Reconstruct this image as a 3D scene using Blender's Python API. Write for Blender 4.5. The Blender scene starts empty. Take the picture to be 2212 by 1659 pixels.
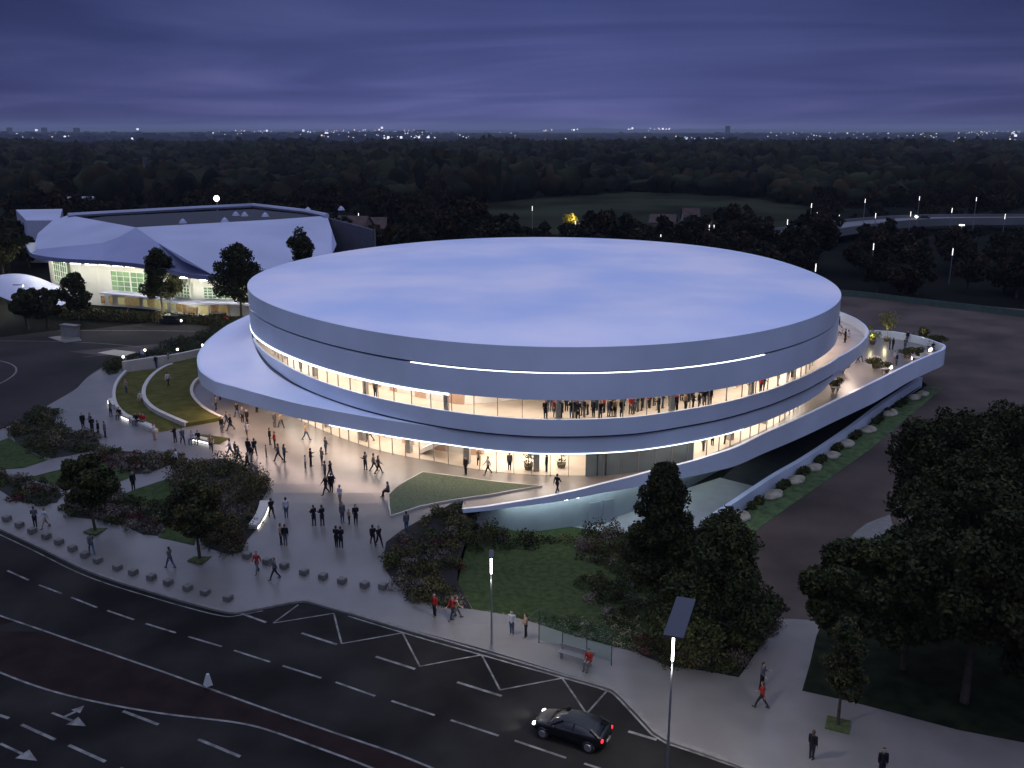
import bpy, bmesh, math, random
import numpy as np
from mathutils import Vector, Matrix
from mathutils.geometry import delaunay_2d_cdt
random.seed(7); RNG=np.random.default_rng(7)
PI=math.pi
SC=bpy.context.scene; COL=SC.collection
# ---------------------------------------------------------------- camera
cam=bpy.data.cameras.new('camera'); camo=bpy.data.objects.new('camera',cam); COL.objects.link(camo)
camo.location=(0,0,33); camo.rotation_euler=(math.radians(90)-math.atan(552/2030),0,0)
cam.sensor_width=36; cam.lens=36*2030/2212; cam.clip_start=.5; cam.clip_end=20000
SC.camera=camo
# ---------------------------------------------------------------- world (dusk sky)
SC.view_settings.view_transform='Standard'; SC.view_settings.look='None'
SC.view_settings.exposure=0; SC.view_settings.gamma=1
W=bpy.data.worlds.new('World'); SC.world=W; W.use_nodes=True
nt=W.node_tree; nt.nodes.clear(); N=nt.nodes.new; L=nt.links.new
def mth(op,a,b=None,c=None,cl=False):
    n=N('ShaderNodeMath'); n.operation=op; n.use_clamp=cl
    for i,v in enumerate((a,b,c)):
        if v is None: continue
        if isinstance(v,(int,float)): n.inputs[i].default_value=v
        else: L(v,n.inputs[i])
    return n.outputs[0]
def wramp(fac,stops):
    r=N('ShaderNodeValToRGB'); cr=r.color_ramp
    while len(cr.elements)<len(stops): cr.elements.new(.5)
    for e,(p,c) in zip(cr.elements,stops): e.position=p; e.color=(*c,1)
    L(fac,r.inputs[0]); return r.outputs[0]
tc=N('ShaderNodeTexCoord'); sp=N('ShaderNodeSeparateXYZ'); L(tc.outputs['Generated'],sp.inputs[0])
zc=mth('MAXIMUM',sp.outputs[2],0.0)
den=mth('ADD',zc,.07)
cx=mth('DIVIDE',sp.outputs[0],den); cy=mth('DIVIDE',sp.outputs[1],den)
cb=N('ShaderNodeCombineXYZ'); L(mth('MULTIPLY',cx,.26),cb.inputs[0]); L(mth('ADD',mth('MULTIPLY',cy,.36),mth('MULTIPLY',cx,.07)),cb.inputs[1])
n1=N('ShaderNodeTexNoise'); n1.inputs['Scale'].default_value=1.1; n1.inputs['Detail'].default_value=6; n1.inputs['Roughness'].default_value=.52; n1.inputs['Distortion'].default_value=.9
L(cb.outputs[0],n1.inputs['Vector'])
n2=N('ShaderNodeTexNoise'); n2.inputs['Scale'].default_value=1.7; n2.inputs['Detail'].default_value=3
L(tc.outputs['Generated'],n2.inputs['Vector'])
base=wramp(zc,[(0,(.085,.092,.255)),(.03,(.075,.086,.245)),(.075,(.060,.075,.218)),(.125,(.043,.058,.175)),(.30,(.14,.165,.38)),(.62,(.52,.60,.96)),(1,(.90,1.02,1.50))])
cl=wramp(n1.outputs[0],[(0,(.70,.73,.76)),(.40,(.78,.81,.84)),(.52,(.98,.98,.99)),(.66,(1.34,1.27,1.17)),(.85,(1.65,1.5,1.3))])
lowm=N('ShaderNodeMixRGB'); lowm.blend_type='MULTIPLY'; lowm.inputs[0].default_value=.95; L(base,lowm.inputs[1]); L(cl,lowm.inputs[2])
xf=mth('SUBTRACT',1.06,mth('MULTIPLY',mth('MULTIPLY',sp.outputs[0],sp.outputs[0]),1.5))
bg=wramp(n2.outputs[0],[(.30,(.72,.74,.80)),(.62,(1.2,1.18,1.12))])
m2=N('ShaderNodeMixRGB'); m2.blend_type='MULTIPLY'; m2.inputs[0].default_value=1; L(lowm.outputs[0],m2.inputs[1]); L(bg,m2.inputs[2])
m3=N('ShaderNodeVectorMath'); m3.operation='SCALE'; L(m2.outputs[0],m3.inputs[0]); L(mth('MAXIMUM',xf,.5),m3.inputs['Scale'])
sky=N('ShaderNodeTexSky'); sky.sky_type='NISHITA'; sky.sun_disc=False; sky.sun_elevation=math.radians(-4); sky.sun_rotation=math.radians(160)
b1=N('ShaderNodeBackground'); b1.inputs[1].default_value=.10; L(sky.outputs[0],b1.inputs[0])
b2=N('ShaderNodeBackground'); b2.inputs[1].default_value=1.0; L(m3.outputs[0],b2.inputs[0])
ad=N('ShaderNodeAddShader'); L(b1.outputs[0],ad.inputs[0]); L(b2.outputs[0],ad.inputs[1])
wo=N('ShaderNodeOutputWorld'); L(ad.outputs[0],wo.inputs[0])
W.cycles.sampling_method='AUTOMATIC'
try:
    SC.cycles.max_bounces=6; SC.cycles.diffuse_bounces=2; SC.cycles.glossy_bounces=2; SC.cycles.transparent_max_bounces=12
    SC.cycles.sample_clamp_indirect=4; SC.cycles.caustics_reflective=False; SC.cycles.caustics_refractive=False
    SC.cycles.use_denoising=True
except Exception: pass
# ---- measured layout of the place, in metres
D={'ARC_IN': [(-38.69, 115.42), (-39.06, 113.77), (-39.08, 111.58), (-38.32, 108.05), (-36.99, 104.72), (-34.7, 100.81), (-32.78, 98.36), (-31.25, 96.8)],
 'ARC_MID': [(-45.05, 120.88), (-45.49, 119.72), (-45.56, 116.65), (-45.08, 112.69), (-44.15, 108.62), (-42.71, 104.72), (-41.27, 102.09), (-39.47, 99.57), (-36.6, 96.7), (-34.37, 94.6)],
 'ARC_OUT': [(-49.81, 117.5), (-49.26, 114.09), (-48.32, 110.38), (-46.87, 106.36), (-45.15, 102.6), (-43.35, 99.57), (-41.4, 97.17), (-38.95, 94.43), (-36.81, 92.67)],
 'ARROWS': [((-27.01, 48.19), (-24.46, 46.91)), ((-28.55, 45.33), (-25.76, 43.84))],
 'BALC': [(42.84, 118.08, 8.2), (41.67, 113.65, 8.2), (40.93, 110.14, 8.2), (41.79, 111.39, 8.2)],
 'BED_A': [(-52.48, 93.43), (-53.62, 97.3), (-52.95, 100.86), (-50.93, 101.48), (-48.88, 95.61), (-45.73, 92.38), (-43.77, 92.38), (-41.55, 89.84), (-40.68, 87.42), (-42.48, 85.57), (-43.88, 84.67), (-46.74, 86.48),
           (-49.73, 89.34)],
 'BED_B': [(-40.59, 86.48), (-39.34, 87.18), (-35.89, 86.25), (-32.58, 85.57), (-30.91, 84.67), (-30.7, 83.57), (-31.96, 82.92), (-33.11, 80.83), (-34.4, 80.42), (-36.94, 82.08), (-39.14, 83.79)],
 'BED_C': [(-30.66, 79.62), (-30.19, 82.92), (-28.89, 84.45), (-27.45, 84.67), (-25.18, 82.5), (-22.82, 79.62), (-21.39, 77.32), (-21.25, 75.66), (-21.35, 73.91), (-21.23, 71.36), (-20.62, 69.96), (-20.99, 68.43),
           (-20.97, 66.96), (-21.84, 66.55), (-23.98, 67.58), (-25.06, 69.08), (-27.22, 73.91), (-29.84, 77.68)],
 'BED_D': [(-37.42, 72.85), (-38.41, 75.66), (-37.62, 76.96), (-34.86, 76.29), (-32.32, 75.05), (-29.36, 73.91), (-28.06, 70.88), (-28.2, 69.08), (-29.54, 69.3), (-31.23, 70.42), (-33.53, 71.36), (-36.33, 71.84)],
 'BED_E': [(-50.19, 81.66), (-46.84, 80.83), (-43.67, 78.83), (-39.97, 76.96), (-38.82, 75.66), (-38.56, 74.19), (-40.17, 73.91), (-42.18, 74.47), (-44.63, 76.62), (-49.28, 80.02)],
 'BED_F': [(-8.56, 62.82), (-9.48, 64.56), (-9.88, 66.35), (-9.93, 68.22), (-8.97, 69.74), (-7.24, 71.69), (-5.56, 73.77), (-4.06, 75.58), (-3.52, 75.7), (-3.21, 74.79), (-2.89, 73.34), (-3.55, 70.34), (-3.82, 67.98),
           (-4.09, 66.02), (-4.08, 63.62), (-3.41, 61.89), (-2.77, 60.07), (-4.68, 60.21), (-6.53, 60.91)],
 'BED_G': [(5.54, 73.35), (5.11, 68.89), (5.52, 64.16), (6.22, 61.42), (7.12, 57.08), (7.7, 54.82), (10.15, 52.77), (11.3, 53.56), (13.17, 60.62), (13.48, 68.89), (11.79, 74.95), (7.78, 75.94)],
 'BED_G2': [(10.43, 53.03), (12.39, 52.5), (14.15, 51.85), (14.84, 53.03), (16.86, 56.55), (19.95, 61.75), (19.0, 62.87), (17.25, 61.01), (14.45, 58.88), (11.97, 56.87), (10.88, 55.61)],
 'BED_H': [(-3.23, 75.39), (-0.53, 79.16), (1.64, 80.12), (5.2, 79.06), (5.09, 77.13), (0.88, 76.67), (-2.5, 73.59)],
 'BOULDERS': [(19.88, 79.18), (24.34, 84.67), (27.64, 88.6), (30.49, 92.16), (33.6, 95.85), (36.42, 99.59), (40.8, 104.75), (45.79, 111.23), (45.98, 111.59), (51.73, 118.48)],
 'BOXSIGN': [(-70.67, 145.12), (-67.8, 143.96), 3.31],
 'CAR': [(1.72, 45.88), (4.28, 44.56), (3.13, 46.53), [1.32, 46.12], [5.3, 45.9], [4.82, 44.5]],
 'CUBES1': [(-41.36, 71.36), (-39.87, 70.42), (-38.44, 69.56), (-36.96, 68.82), (-35.62, 68.05), (-34.18, 67.17), (-32.86, 66.35), (-31.6, 65.65), (-29.75, 64.76), (-28.34, 64.17), (-26.76, 63.55), (-25.31, 62.92),
            (-23.65, 62.25), (-22.22, 61.72), (-20.36, 61.01)],
 'CUBES2': [(-20.36, 66.25), (-18.66, 65.51), (-17.21, 64.96), (-15.56, 64.17), (-14.04, 63.63), (-12.54, 63.11), (-10.8, 62.63), (-9.42, 62.44)],
 'DASH': [((-38.1, 64.76), (-35.93, 63.59)), ((-34.9, 63.01), (-32.75, 61.96)), ((-31.88, 61.52), (-29.5, 60.29)), ((-28.63, 59.93), (-26.32, 58.83)), ((-25.32, 58.35), (-22.87, 57.23)),
          ((-21.86, 56.76), (-19.23, 55.51)), ((-18.28, 55.03), (-15.56, 53.64)), ((-14.65, 53.2), (-11.91, 51.81)), ((-10.93, 51.36), (-8.28, 49.88)), ((-7.23, 49.39), (-4.52, 47.95)), ((-3.55, 47.49), (-0.76, 46.03)),
          ((0.15, 45.6), (2.95, 44.09)), ((3.9, 43.63), (6.69, 42.17)), ((-19.08, 59.59), (-17.04, 58.5)), ((-14.3, 57.19), (-11.64, 55.77)), ((-8.85, 54.28), (-6.15, 52.83)), ((-3.4, 51.37), (-0.63, 49.88)),
          ((6.62, 46.43), (8.12, 45.67)), ((-22.91, 48.35), (-20.36, 47.06)), ((-17.63, 45.71), (-14.85, 44.2)), ((-28.24, 47.06), (-25.66, 45.68)), ((-24.67, 45.19), (-22.04, 43.78)), ((-31.84, 48.74), (-29.27, 47.66)),
          ((-21.04, 43.26), (-18.51, 41.87))],
 'DECK': [(-4.09, 72.91, 2.37), (-2.37, 73.23, 2.41), (-0.64, 73.79, 2.47), (1.75, 74.58, 2.55), (4.06, 75.4, 2.69), (6.0, 76.02, 2.89), (7.85, 76.65, 3.16), (9.82, 77.06, 3.48), (11.83, 77.65, 3.81),
          (13.75, 78.3, 4.05), (15.84, 79.08, 4.25), (18.22, 80.41, 4.48), (20.71, 81.84, 4.7), (24.12, 85.38, 4.89), (27.28, 88.51, 4.92), (30.94, 92.36, 4.92), (35.05, 96.97, 4.92), (39.68, 102.02, 4.92),
          (44.14, 106.96, 4.92), (49.11, 112.59, 4.92), (53.15, 116.79, 4.92), (56.0, 119.64, 4.92), (56.96, 120.62, 4.92), (57.69, 121.82, 4.92), (58.15, 122.97, 4.92), (58.31, 124.0, 4.92), (58.07, 124.7, 4.92),
          (57.76, 126.84, 4.92), (57.12, 128.68, 4.92), (56.3, 130.18, 4.92), (55.31, 131.72, 4.92), (52.82, 132.9, 4.92), (51.65, 133.06, 4.92)],
 'EDGE': [(-12.65, 59.67), (-11.47, 59.25), (-7.45, 57.26), (-4.62, 55.9), (-1.96, 54.65), (0.6, 53.26), (3.24, 51.84), (5.9, 50.43), (6.28, 49.93), (7.23, 47.72), (8.15, 45.6), (10.12, 44.5), (12.3, 43.18)],
 'FENCE_R': [(69.91, 196.04, -1.0), (74.76, 193.01, -1.0), (81.93, 185.37, -1.0), (95.79, 172.97, -1.0), (105.59, 164.07, -1.0)],
 'FLIGHT': (115.22, 242.96),
 'FLOOD': (-82.28, 266.07),
 'GARDEN_EDGE': [(-8.56, 62.82), (-6.53, 60.91), (-4.68, 60.21), (-2.65, 59.87), (-0.41, 59.24), (1.94, 58.05), (4.4, 56.5), (7.89, 54.71), (10.15, 52.77), (10.41, 52.89), (12.36, 52.37), (14.12, 51.73), (14.77, 52.76),
                 (16.78, 56.23), (18.97, 59.93), (21.13, 63.06)],
 'GATEWAY': [(-99.2, 181.35, 6.0), (-97.17, 192.27, 6.0), (-78.38, 162.74, 6.0), (-92.19, 175.35, 6.0)],
 'GLIGHTS': [(-51.37, 120.74), (-50.22, 125.27), (-45.96, 125.8), (-43.52, 128.92)],
 'GREENPATCH': [(-32.97, 91.26), (-31.93, 92.04), (-28.63, 90.76), (-29.16, 88.78), (-31.04, 89.26)],
 'HALL': {'dark': [(-94.28, 210.03, 14.0), (-75.11, 189.34, 14.0), (-69.2, 194.13, 14.0), (-51.47, 206.28, 14.0), (-42.69, 215.91, 14.0), (-48.31, 222.13, 14.0), (-64.34, 236.62, 14.0), (-93.06, 217.13, 14.0)],
          'eave': [(-104.64, 202.44, 10.0), (-95.64, 186.04, 10.0), (-90.7, 177.62, 10.0), (-81.87, 171.39, 10.0), (-73.59, 168.85, 10.0), (-66.0, 165.37, 10.0), (-60.97, 161.39, 9.6), (-57.63, 159.49, 9.2),
                   (-50.82, 158.96, 8.2), (-44.83, 158.63, 7.9), (-30.92, 146.72, 7.4)],
          'end': [(-41.42, 213.92, 14.0), (-35.94, 200.9, 14.0)],
          'left': [(-100.8, 215.91, 14.0), (-96.89, 211.96, 14.0), (-74.87, 188.71, 14.0), (-75.16, 181.34, 13.0), (-77.87, 179.57, 12.0), (-81.99, 178.37, 10.8), (-87.33, 178.77, 10.3), (-92.39, 183.62, 10.3),
                   (-96.85, 191.54, 10.6), (-100.22, 200.05, 11.6), (-101.23, 209.06, 13.4)],
          'mid': [(-74.87, 188.71, 14.0), (-75.16, 181.34, 13.0), (-77.87, 179.57, 12.0), (-81.99, 178.37, 10.8), (-87.33, 178.77, 10.3), (-92.39, 183.62, 10.3), (-92.44, 181.14, 10.0), (-88.95, 176.48, 10.0),
                  (-82.16, 172.04, 10.0), (-73.85, 169.48, 10.0), (-66.16, 165.78, 10.0), (-61.11, 161.77, 9.6), (-57.76, 159.85, 9.2), (-50.92, 159.3, 8.2), (-51.45, 161.13, 8.6), (-56.1, 159.56, 11.4),
                  (-64.14, 171.02, 13.0)],
          'right': [(-74.87, 188.71, 14.0), (-68.86, 193.15, 14.0), (-51.29, 205.55, 14.0), (-41.74, 214.71, 14.0), (-36.7, 192.94, 13.0), (-32.92, 177.04, 12.0), (-34.1, 178.01, 9.8), (-45.07, 159.49, 7.9),
                    (-50.92, 159.3, 8.2), (-51.45, 161.13, 8.6), (-56.1, 159.56, 11.4), (-64.14, 171.02, 13.0)],
          'rim': [(-99.21, 212.5, 14.3), (-93.3, 217.78, 14.3), (-75.06, 233.36, 14.3), (-65.41, 240.72, 14.3), (-48.46, 222.89, 14.3), (-41.08, 211.32, 14.3)],
          'wing': [(-132.98, 255.28, 12.0), (-121.67, 257.85, 12.0), (-110.38, 232.14, 12.0), (-107.71, 224.78, 12.0), (-115.01, 224.78, 12.0)]},
 'HEAD2': [(7.99, 41.37, 9.0), (9.48, 45.41, 9.0)],
 'HOUSES': [(58.35, 310.96), (58.58, 296.05), (-47.04, 282.48), (-42.35, 289.11), (-24.69, 274.08), (49.49, 310.96), (-195.29, 405.38), (-179.39, 392.26)],
 'KEEPSIGN': (-18.59, 50.69),
 'KERB': [(-46.65, 72.85), (-41.41, 70.31), (-39.29, 69.08), (-37.05, 67.79), (-35.02, 66.55), (-32.88, 65.25), (-31.04, 64.27), (-29.17, 63.4), (-27.5, 62.69), (-25.74, 61.96), (-23.73, 61.11), (-21.8, 60.35),
          (-20.54, 59.87), (-19.58, 59.62), (-19.15, 59.68), (-17.3, 60.35), (-15.21, 61.07), (-14.51, 60.97), (-12.53, 60.06), (-11.54, 59.67), (-9.52, 58.71), (-7.44, 57.66), (-4.66, 56.42), (-1.98, 55.08),
          (0.6, 53.66), (3.25, 52.12), (6.06, 50.65), (6.41, 50.26), (7.45, 47.95), (8.39, 45.74), (10.16, 44.7), (12.35, 43.37), (15.85, 41.08)],
 'LAMP1': (-1.35, 55.69, -0.17, 6.19),
 'LAMPS': [(53.81, 258.44), (55.85, 262.07), (71.22, 280.23), (70.68, 272.58), (79.12, 272.58), (83.67, 277.64), (94.21, 293.96), (98.29, 285.57), (111.32, 291.11), (124.41, 296.87), (149.52, 288.32), (84.43, 220.16),
           (98.94, 211.35), (60.49, 186.66), (56.98, 221.81), (-11.32, 283.95), (6.77, 317.54), (-14.5, 248.95), (18.64, 262.07), (17.98, 268.67), (19.31, 227.95), (33.77, 253.18), (37.31, 237.05), (-46.8, 289.99),
           (27.71, 222.81)],
 'LAMPS_HI': [(86.97, 276.91), (109.28, 295.45), (130.35, 305.66), (146.92, 302.18), (120.37, 260.52)],
 'LAMP_L': (-79.8, 152.21, 1.3, 7.1),
 'LAMP_L2': (-87.87, 168.9, 1.2, 2.18),
 'LAWNEDGE': [(-4.08, 63.62), (-3.6, 62.27), (-3.14, 60.98), (-2.74, 59.92)],
 'LAWN_A': [(-56.18, 92.38), (-51.58, 89.84), (-51.14, 90.84), (-46.63, 86.25), (-44.12, 84.23), (-45.3, 82.08), (-47.28, 81.66), (-49.73, 80.83)],
 'LAWN_B': [(-43.5, 79.62), (-42.5, 80.83), (-41.19, 82.08), (-39.14, 83.79), (-36.94, 82.08), (-34.36, 80.34), (-34.64, 79.23), (-35.42, 77.68), (-36.51, 76.96), (-39.61, 77.68), (-42.07, 78.44)],
 'LAWN_C': [(-33.87, 75.2), (-32.85, 76.79), (-30.95, 79.23), (-28.83, 78.83), (-25.89, 73.91), (-24.91, 67.79), (-26.73, 68.43), (-28.13, 68.86), (-28.06, 70.88), (-29.52, 72.85), (-31.89, 73.91)],
 'LAWN_GARDEN': [(-4.08, 63.62), (-3.72, 68.51), (-3.34, 71.28), (-2.74, 72.91), (-1.05, 75.04), (0.88, 76.6), (5.07, 76.78), (7.23, 75.94), (9.06, 74.95), (10.55, 66.12), (10.49, 58.05), (7.89, 54.71), (4.4, 56.5),
                 (1.94, 58.05), (-0.41, 59.24), (-2.65, 59.87)],
 'LAWN_IN': [(-45.63, 120.1), (-44.82, 123.72), (-43.14, 126.14), (-40.6, 127.22), (-37.25, 116.1), (-38.92, 114.09), (-39.08, 111.58), (-38.32, 108.05), (-36.99, 104.72), (-34.7, 100.81), (-32.78, 98.36),
             (-31.25, 96.8), (-32.54, 95.78), (-34.34, 94.51), (-36.6, 96.7), (-39.47, 99.57), (-41.27, 102.09), (-42.68, 104.72), (-44.15, 108.62), (-45.12, 112.81), (-45.61, 116.79)],
 'LAWN_OUT': [(-49.81, 117.5), (-49.26, 114.09), (-48.32, 110.38), (-46.87, 106.36), (-45.15, 102.6), (-43.35, 99.57), (-41.4, 97.17), (-38.95, 94.43), (-36.81, 92.67), (-35.5, 93.54), (-34.34, 94.51), (-36.6, 96.7),
              (-39.47, 99.57), (-41.27, 102.09), (-42.78, 104.72), (-44.26, 108.62), (-45.12, 112.81), (-45.61, 116.79), (-45.63, 120.1), (-47.93, 118.97)],
 'LB_A': [(-20.49, 69.97), (-20.35, 70.85), (-20.29, 71.93), (-20.34, 72.94), (-20.48, 73.87)],
 'LB_A2': [(-21.0, 70.61), (-21.03, 72.55), (-21.14, 74.57)],
 'LB_B': [[(-46.54, 103.92), (-45.95, 102.63), (-45.2, 101.26)], [(-42.49, 97.67), (-41.86, 97.04), (-41.26, 96.53)], [(-40.3, 95.8), (-39.02, 94.42), (-37.82, 93.45)],
          [(-32.28, 89.91), (-31.23, 89.36), (-30.1, 88.68)]],
 'LINE1': [(-40.29, 61.29), (-35.87, 59.3), (-32.34, 57.68), (-29.57, 56.31), (-24.96, 53.98), (-21.86, 52.43), (-18.59, 50.69), (-15.5, 49.06), (-12.33, 47.43), (-9.23, 45.88), (-6.4, 44.5), (-4.05, 43.1),
           (-0.33, 40.96)],
 'LINE2': [(-36.47, 54.55), (-32.28, 52.43), (-30.26, 51.37), (-28.4, 50.53), (-26.65, 49.86), (-24.98, 49.3), (-22.33, 48.54), (-19.81, 47.96), (-17.86, 47.63), (-15.94, 47.28), (-14.55, 46.84), (-13.43, 46.33),
           (-12.42, 45.83), (-10.94, 45.06), (-8.92, 44.03), (-7.25, 43.1), (-2.73, 40.5)],
 'LITCOR': [(57.81, 123.65)],
 'MAST': [-179.0, 471.21, 1.0, 19.109075908898525],
 'OTREE': (-17.03, 291.74),
 'OVER': [(75.29, 269.09, 3.5), (87.38, 280.95, 3.5), (99.43, 293.38, 3.5), (113.7, 305.89, 3.5), (134.5, 319.48, 3.5), (151.7, 322.34, 3.5), (174.31, 323.5, 3.5), (199.06, 321.19, 3.5)],
 'OVER2': [(103.43, 296.17, 2.0), (113.46, 304.81, 2.0), (121.59, 312.91, 2.0), (126.97, 316.06, 2.0)],
 'PALEPATCH': [(28.88, 74.29), (30.26, 76.09), (31.52, 77.49), (33.13, 78.69), (34.43, 79.52), (33.47, 76.09), (32.41, 73.86), (30.1, 72.57), (29.04, 72.15)],
 'PARASOL': [(46.47, 117.28), (45.37, 111.5), (36.58, 102.81), (51.66, 117.28)],
 'PATCH': [(-72.39, 143.38), (-70.77, 145.12), (-67.8, 143.96), (-65.86, 140.53), (-67.51, 138.53)],
 'PATCH2': [(-59.38, 131.01), (-58.0, 133.52), (-54.0, 131.51), (-54.51, 128.14)],
 'PATH_B': [(-35.27, 77.32), (-34.45, 79.82), (-32.46, 81.04), (-31.0, 83.14), (-30.03, 83.35), (-30.07, 80.83), (-30.95, 79.23), (-32.85, 76.79), (-33.87, 75.2), (-34.03, 73.91)],
 'PATH_R': [(14.12, 51.73), (14.77, 52.76), (16.78, 56.23), (18.97, 59.93), (21.13, 63.06), (20.33, 63.63), (19.4, 64.39), (19.16, 70.12), (19.81, 70.6), (22.76, 68.0), (22.76, 66.29), (22.15, 63.25), (22.31, 60.29),
            (20.7, 57.19), (19.05, 53.3), (17.66, 50.29), (20.23, 49.17), (22.26, 48.1), (25.31, 46.45), (28.53, 45.28), (27.54, 37.72), (16.13, 40.9), (12.36, 43.44), (12.31, 46.06)],
 'PLANTER': [(-10.63, 75.5), (-10.19, 76.96), (-9.4, 78.64), (-8.19, 80.75), (-6.56, 80.22), (-4.8, 79.62), (-2.64, 78.76), (-0.52, 78.06), (2.61, 77.32), (0.32, 76.46), (-1.86, 75.5), (-3.87, 74.9), (-5.85, 74.19),
             (-7.78, 73.37), (-9.98, 71.84), (-10.36, 73.64)],
 'PLANTS': [(50.56, 128.51), (53.25, 130.33), (37.09, 103.77), (40.81, 112.61), (45.88, 114.9), (46.29, 112.61), (52.24, 120.71), (53.44, 120.71), (58.96, 131.45), (58.6, 127.79), (59.32, 127.79)],
 'PLAZA_LEFT': [(-54.36, 90.16), (-53.3, 93.11), (-52.91, 97.17), (-52.63, 101.57), (-52.58, 105.26), (-52.48, 108.05), (-52.61, 110.09), (-53.07, 112.19), (-53.8, 116.1), (-54.01, 119.72), (-54.13, 123.72),
                (-53.88, 127.04), (-50.87, 128.14), (-47.57, 129.08), (-44.56, 130.52), (-42.98, 135.08)],
 'PPL': [('lit', -33.02, 100.46, 2.6, 'grey', 'w'), ('lit', -33.91, 104.9, 2.6, 'red', 's'), ('lit', -29.89, 97.79, 2.6, 'black', 'w'), ('lit', -28.84, 96.08, 2.6, 'grey', 's'), ('lit', -28.11, 95.24, 2.6, 'black', 's'),
         ('lit', -26.89, 90.76, 2.6, 'white', 'w'), ('lit', -30.0, 92.56, 2.6, 'black', 's'), ('lit', -30.02, 94.42, 2.6, 'grey', 'w'), ('lit', -29.33, 93.35, 2.6, 'black', 'w'), ('lit', -28.31, 99.86, 2.6, 'tan', 's'),
         ('lit', -25.02, 94.42, 2.6, 'grey', 's'), ('lit', -24.26, 94.15, 2.6, 'tan', 'w'), ('lit', -20.79, 90.15, 2.6, 'tan', 'w'), ('lit', -17.99, 85.95, 2.6, 'grey', 's'), ('lit', -14.26, 89.76, 2.6, 'grey', 'w'),
         ('lit', -14.73, 90.76, 2.6, 'black', 's'), ('mid', -24.09, 88.78, 2.6, 'black', 's'), ('mid', -23.32, 87.58, 2.6, 'red', 's'), ('mid', -22.09, 83.94, 2.6, 'grey', 'w'), ('mid', -21.47, 83.72, 2.6, 'grey', 's'),
         ('mid', -23.52, 85.05, 2.6, 'tan', 'k'), ('mid', -25.36, 85.5, 2.6, 'black', 's'), ('mid', -24.75, 85.5, 2.6, 'black', 'w'), ('mid', -27.04, 85.27, 2.6, 'white', 'w'), ('mid', -26.75, 85.95, 2.6, 'grey', 'k'),
         ('mid', -25.68, 83.29, 2.6, 'grey', 'w'), ('mid', -24.32, 81.38, 2.6, 'black', 'w'), ('mid', -24.58, 83.72, 2.6, 'black', 's'), ('mid', -19.16, 82.09, 2.6, 'white', 'k'),
         ('mid', -18.76, 82.64, 2.6, 'black', 's'), ('mid', -17.77, 82.86, 2.6, 'tan', 's'), ('mid', -16.76, 79.16, 2.6, 'grey', 's'), ('mid', -16.27, 79.16, 2.6, 'black', 'w'),
         ('mid', -16.05, 75.76, 2.52, 'black', 'w'), ('mid', -15.66, 76.24, 2.55, 'black', 's'), ('mid', -13.51, 81.59, 2.6, 'grey', 's'), ('mid', -12.68, 81.18, 2.6, 'tan', 'w'),
         ('mid', -12.16, 80.56, 2.6, 'grey', 'w'), ('low', -14.49, 73.87, 2.36, 'white', 's'), ('low', -13.83, 71.08, 1.99, 'grey', 's'), ('low', -13.25, 70.85, 1.95, 'tan', 'k'),
         ('low', -12.68, 70.73, 1.94, 'black', 's'), ('low', -16.06, 70.61, 1.92, 'black', 's'), ('low', -15.39, 70.61, 1.92, 'black', 's'), ('low', -19.74, 71.68, 2.08, 'black', 'w'),
         ('low', -18.57, 71.8, 2.1, 'white', 's'), ('low', -17.76, 67.86, 1.45, 'black', 's'), ('low', -18.13, 67.97, 1.47, 'tan', 's'), ('low', -13.73, 67.65, 1.42, 'black', 's'),
         ('low', -13.36, 67.55, 1.4, 'black', 's'), ('low', -10.88, 67.76, 1.43, 'black', 'w'), ('low', -10.39, 67.65, 1.42, 'black', 'w'), ('low', -8.46, 69.7, 1.77, 'grey', 's'),
         ('planterseat', -10.61, 75.36, 2.5, 'grey', 'sit'), ('lobbyfront', -4.2, 80.34, 2.6, 'black', 's'), ('lobbyfront', -2.18, 80.34, 2.6, 'white', 'w'), ('lobbyfront', 3.9, 76.03, 2.54, 'black', 'w'),
         ('leftpath', -36.15, 90.25, 2.6, 'white', 's'), ('leftpath', -33.79, 89.51, 2.6, 'black', 's'), ('leftpath', -32.78, 88.78, 2.6, 'blue', 'w'), ('leftpath', -29.29, 86.64, 2.6, 'tan', 'w'),
         ('leftpath', -31.22, 82.43, 2.6, 'white', 'w'), ('leftpath', -32.95, 76.57, 2.57, 'black', 's'), ('lawn', -41.45, 109.35, 2.6, 'white', 'w'), ('lawn', -45.85, 107.6, 2.6, 'tan', 's'),
         ('lawn', -46.91, 120.26, 2.49, 'black', 's'), ('lawn', -45.81, 121.7, 2.45, 'grey', 's'), ('lawn', -42.72, 103.92, 2.6, 'white', 'sit'), ('arcbench', -43.89, 98.37, 2.6, 'grey', 's'),
         ('arcbench', -42.59, 97.5, 2.6, 'black', 'sit'), ('arcbench', -39.98, 95.41, 2.6, 'black', 'sit'), ('arcbench', -39.52, 95.52, 2.6, 'red', 'sit'), ('arcbench', -39.08, 95.24, 2.6, 'red', 'sit'),
         ('arcbench', -31.99, 89.26, 2.6, 'white', 'sit'), ('arcbench', -31.42, 89.36, 2.6, 'black', 'sit'), ('farleft', -44.15, 93.88, 2.6, 'grey', 's'), ('farleft', -43.41, 92.56, 2.6, 'black', 's'),
         ('farleft', -42.21, 91.26, 2.6, 'black', 's'), ('farleft', -41.43, 91.01, 2.6, 'grey', 's'), ('farleft', -44.95, 93.88, 2.6, 'black', 's'), ('pavleft', -38.59, 70.42, 1.89, 'grey', 's'),
         ('pavleft', -37.65, 70.19, 1.85, 'white', 'w'), ('pavleft', -32.49, 66.72, 1.25, 'grey', 'w'), ('pavleft', -25.79, 64.86, 0.92, 'grey', 'w'), ('pavleft', -19.08, 64.27, 0.83, 'red', 'w'),
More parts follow.
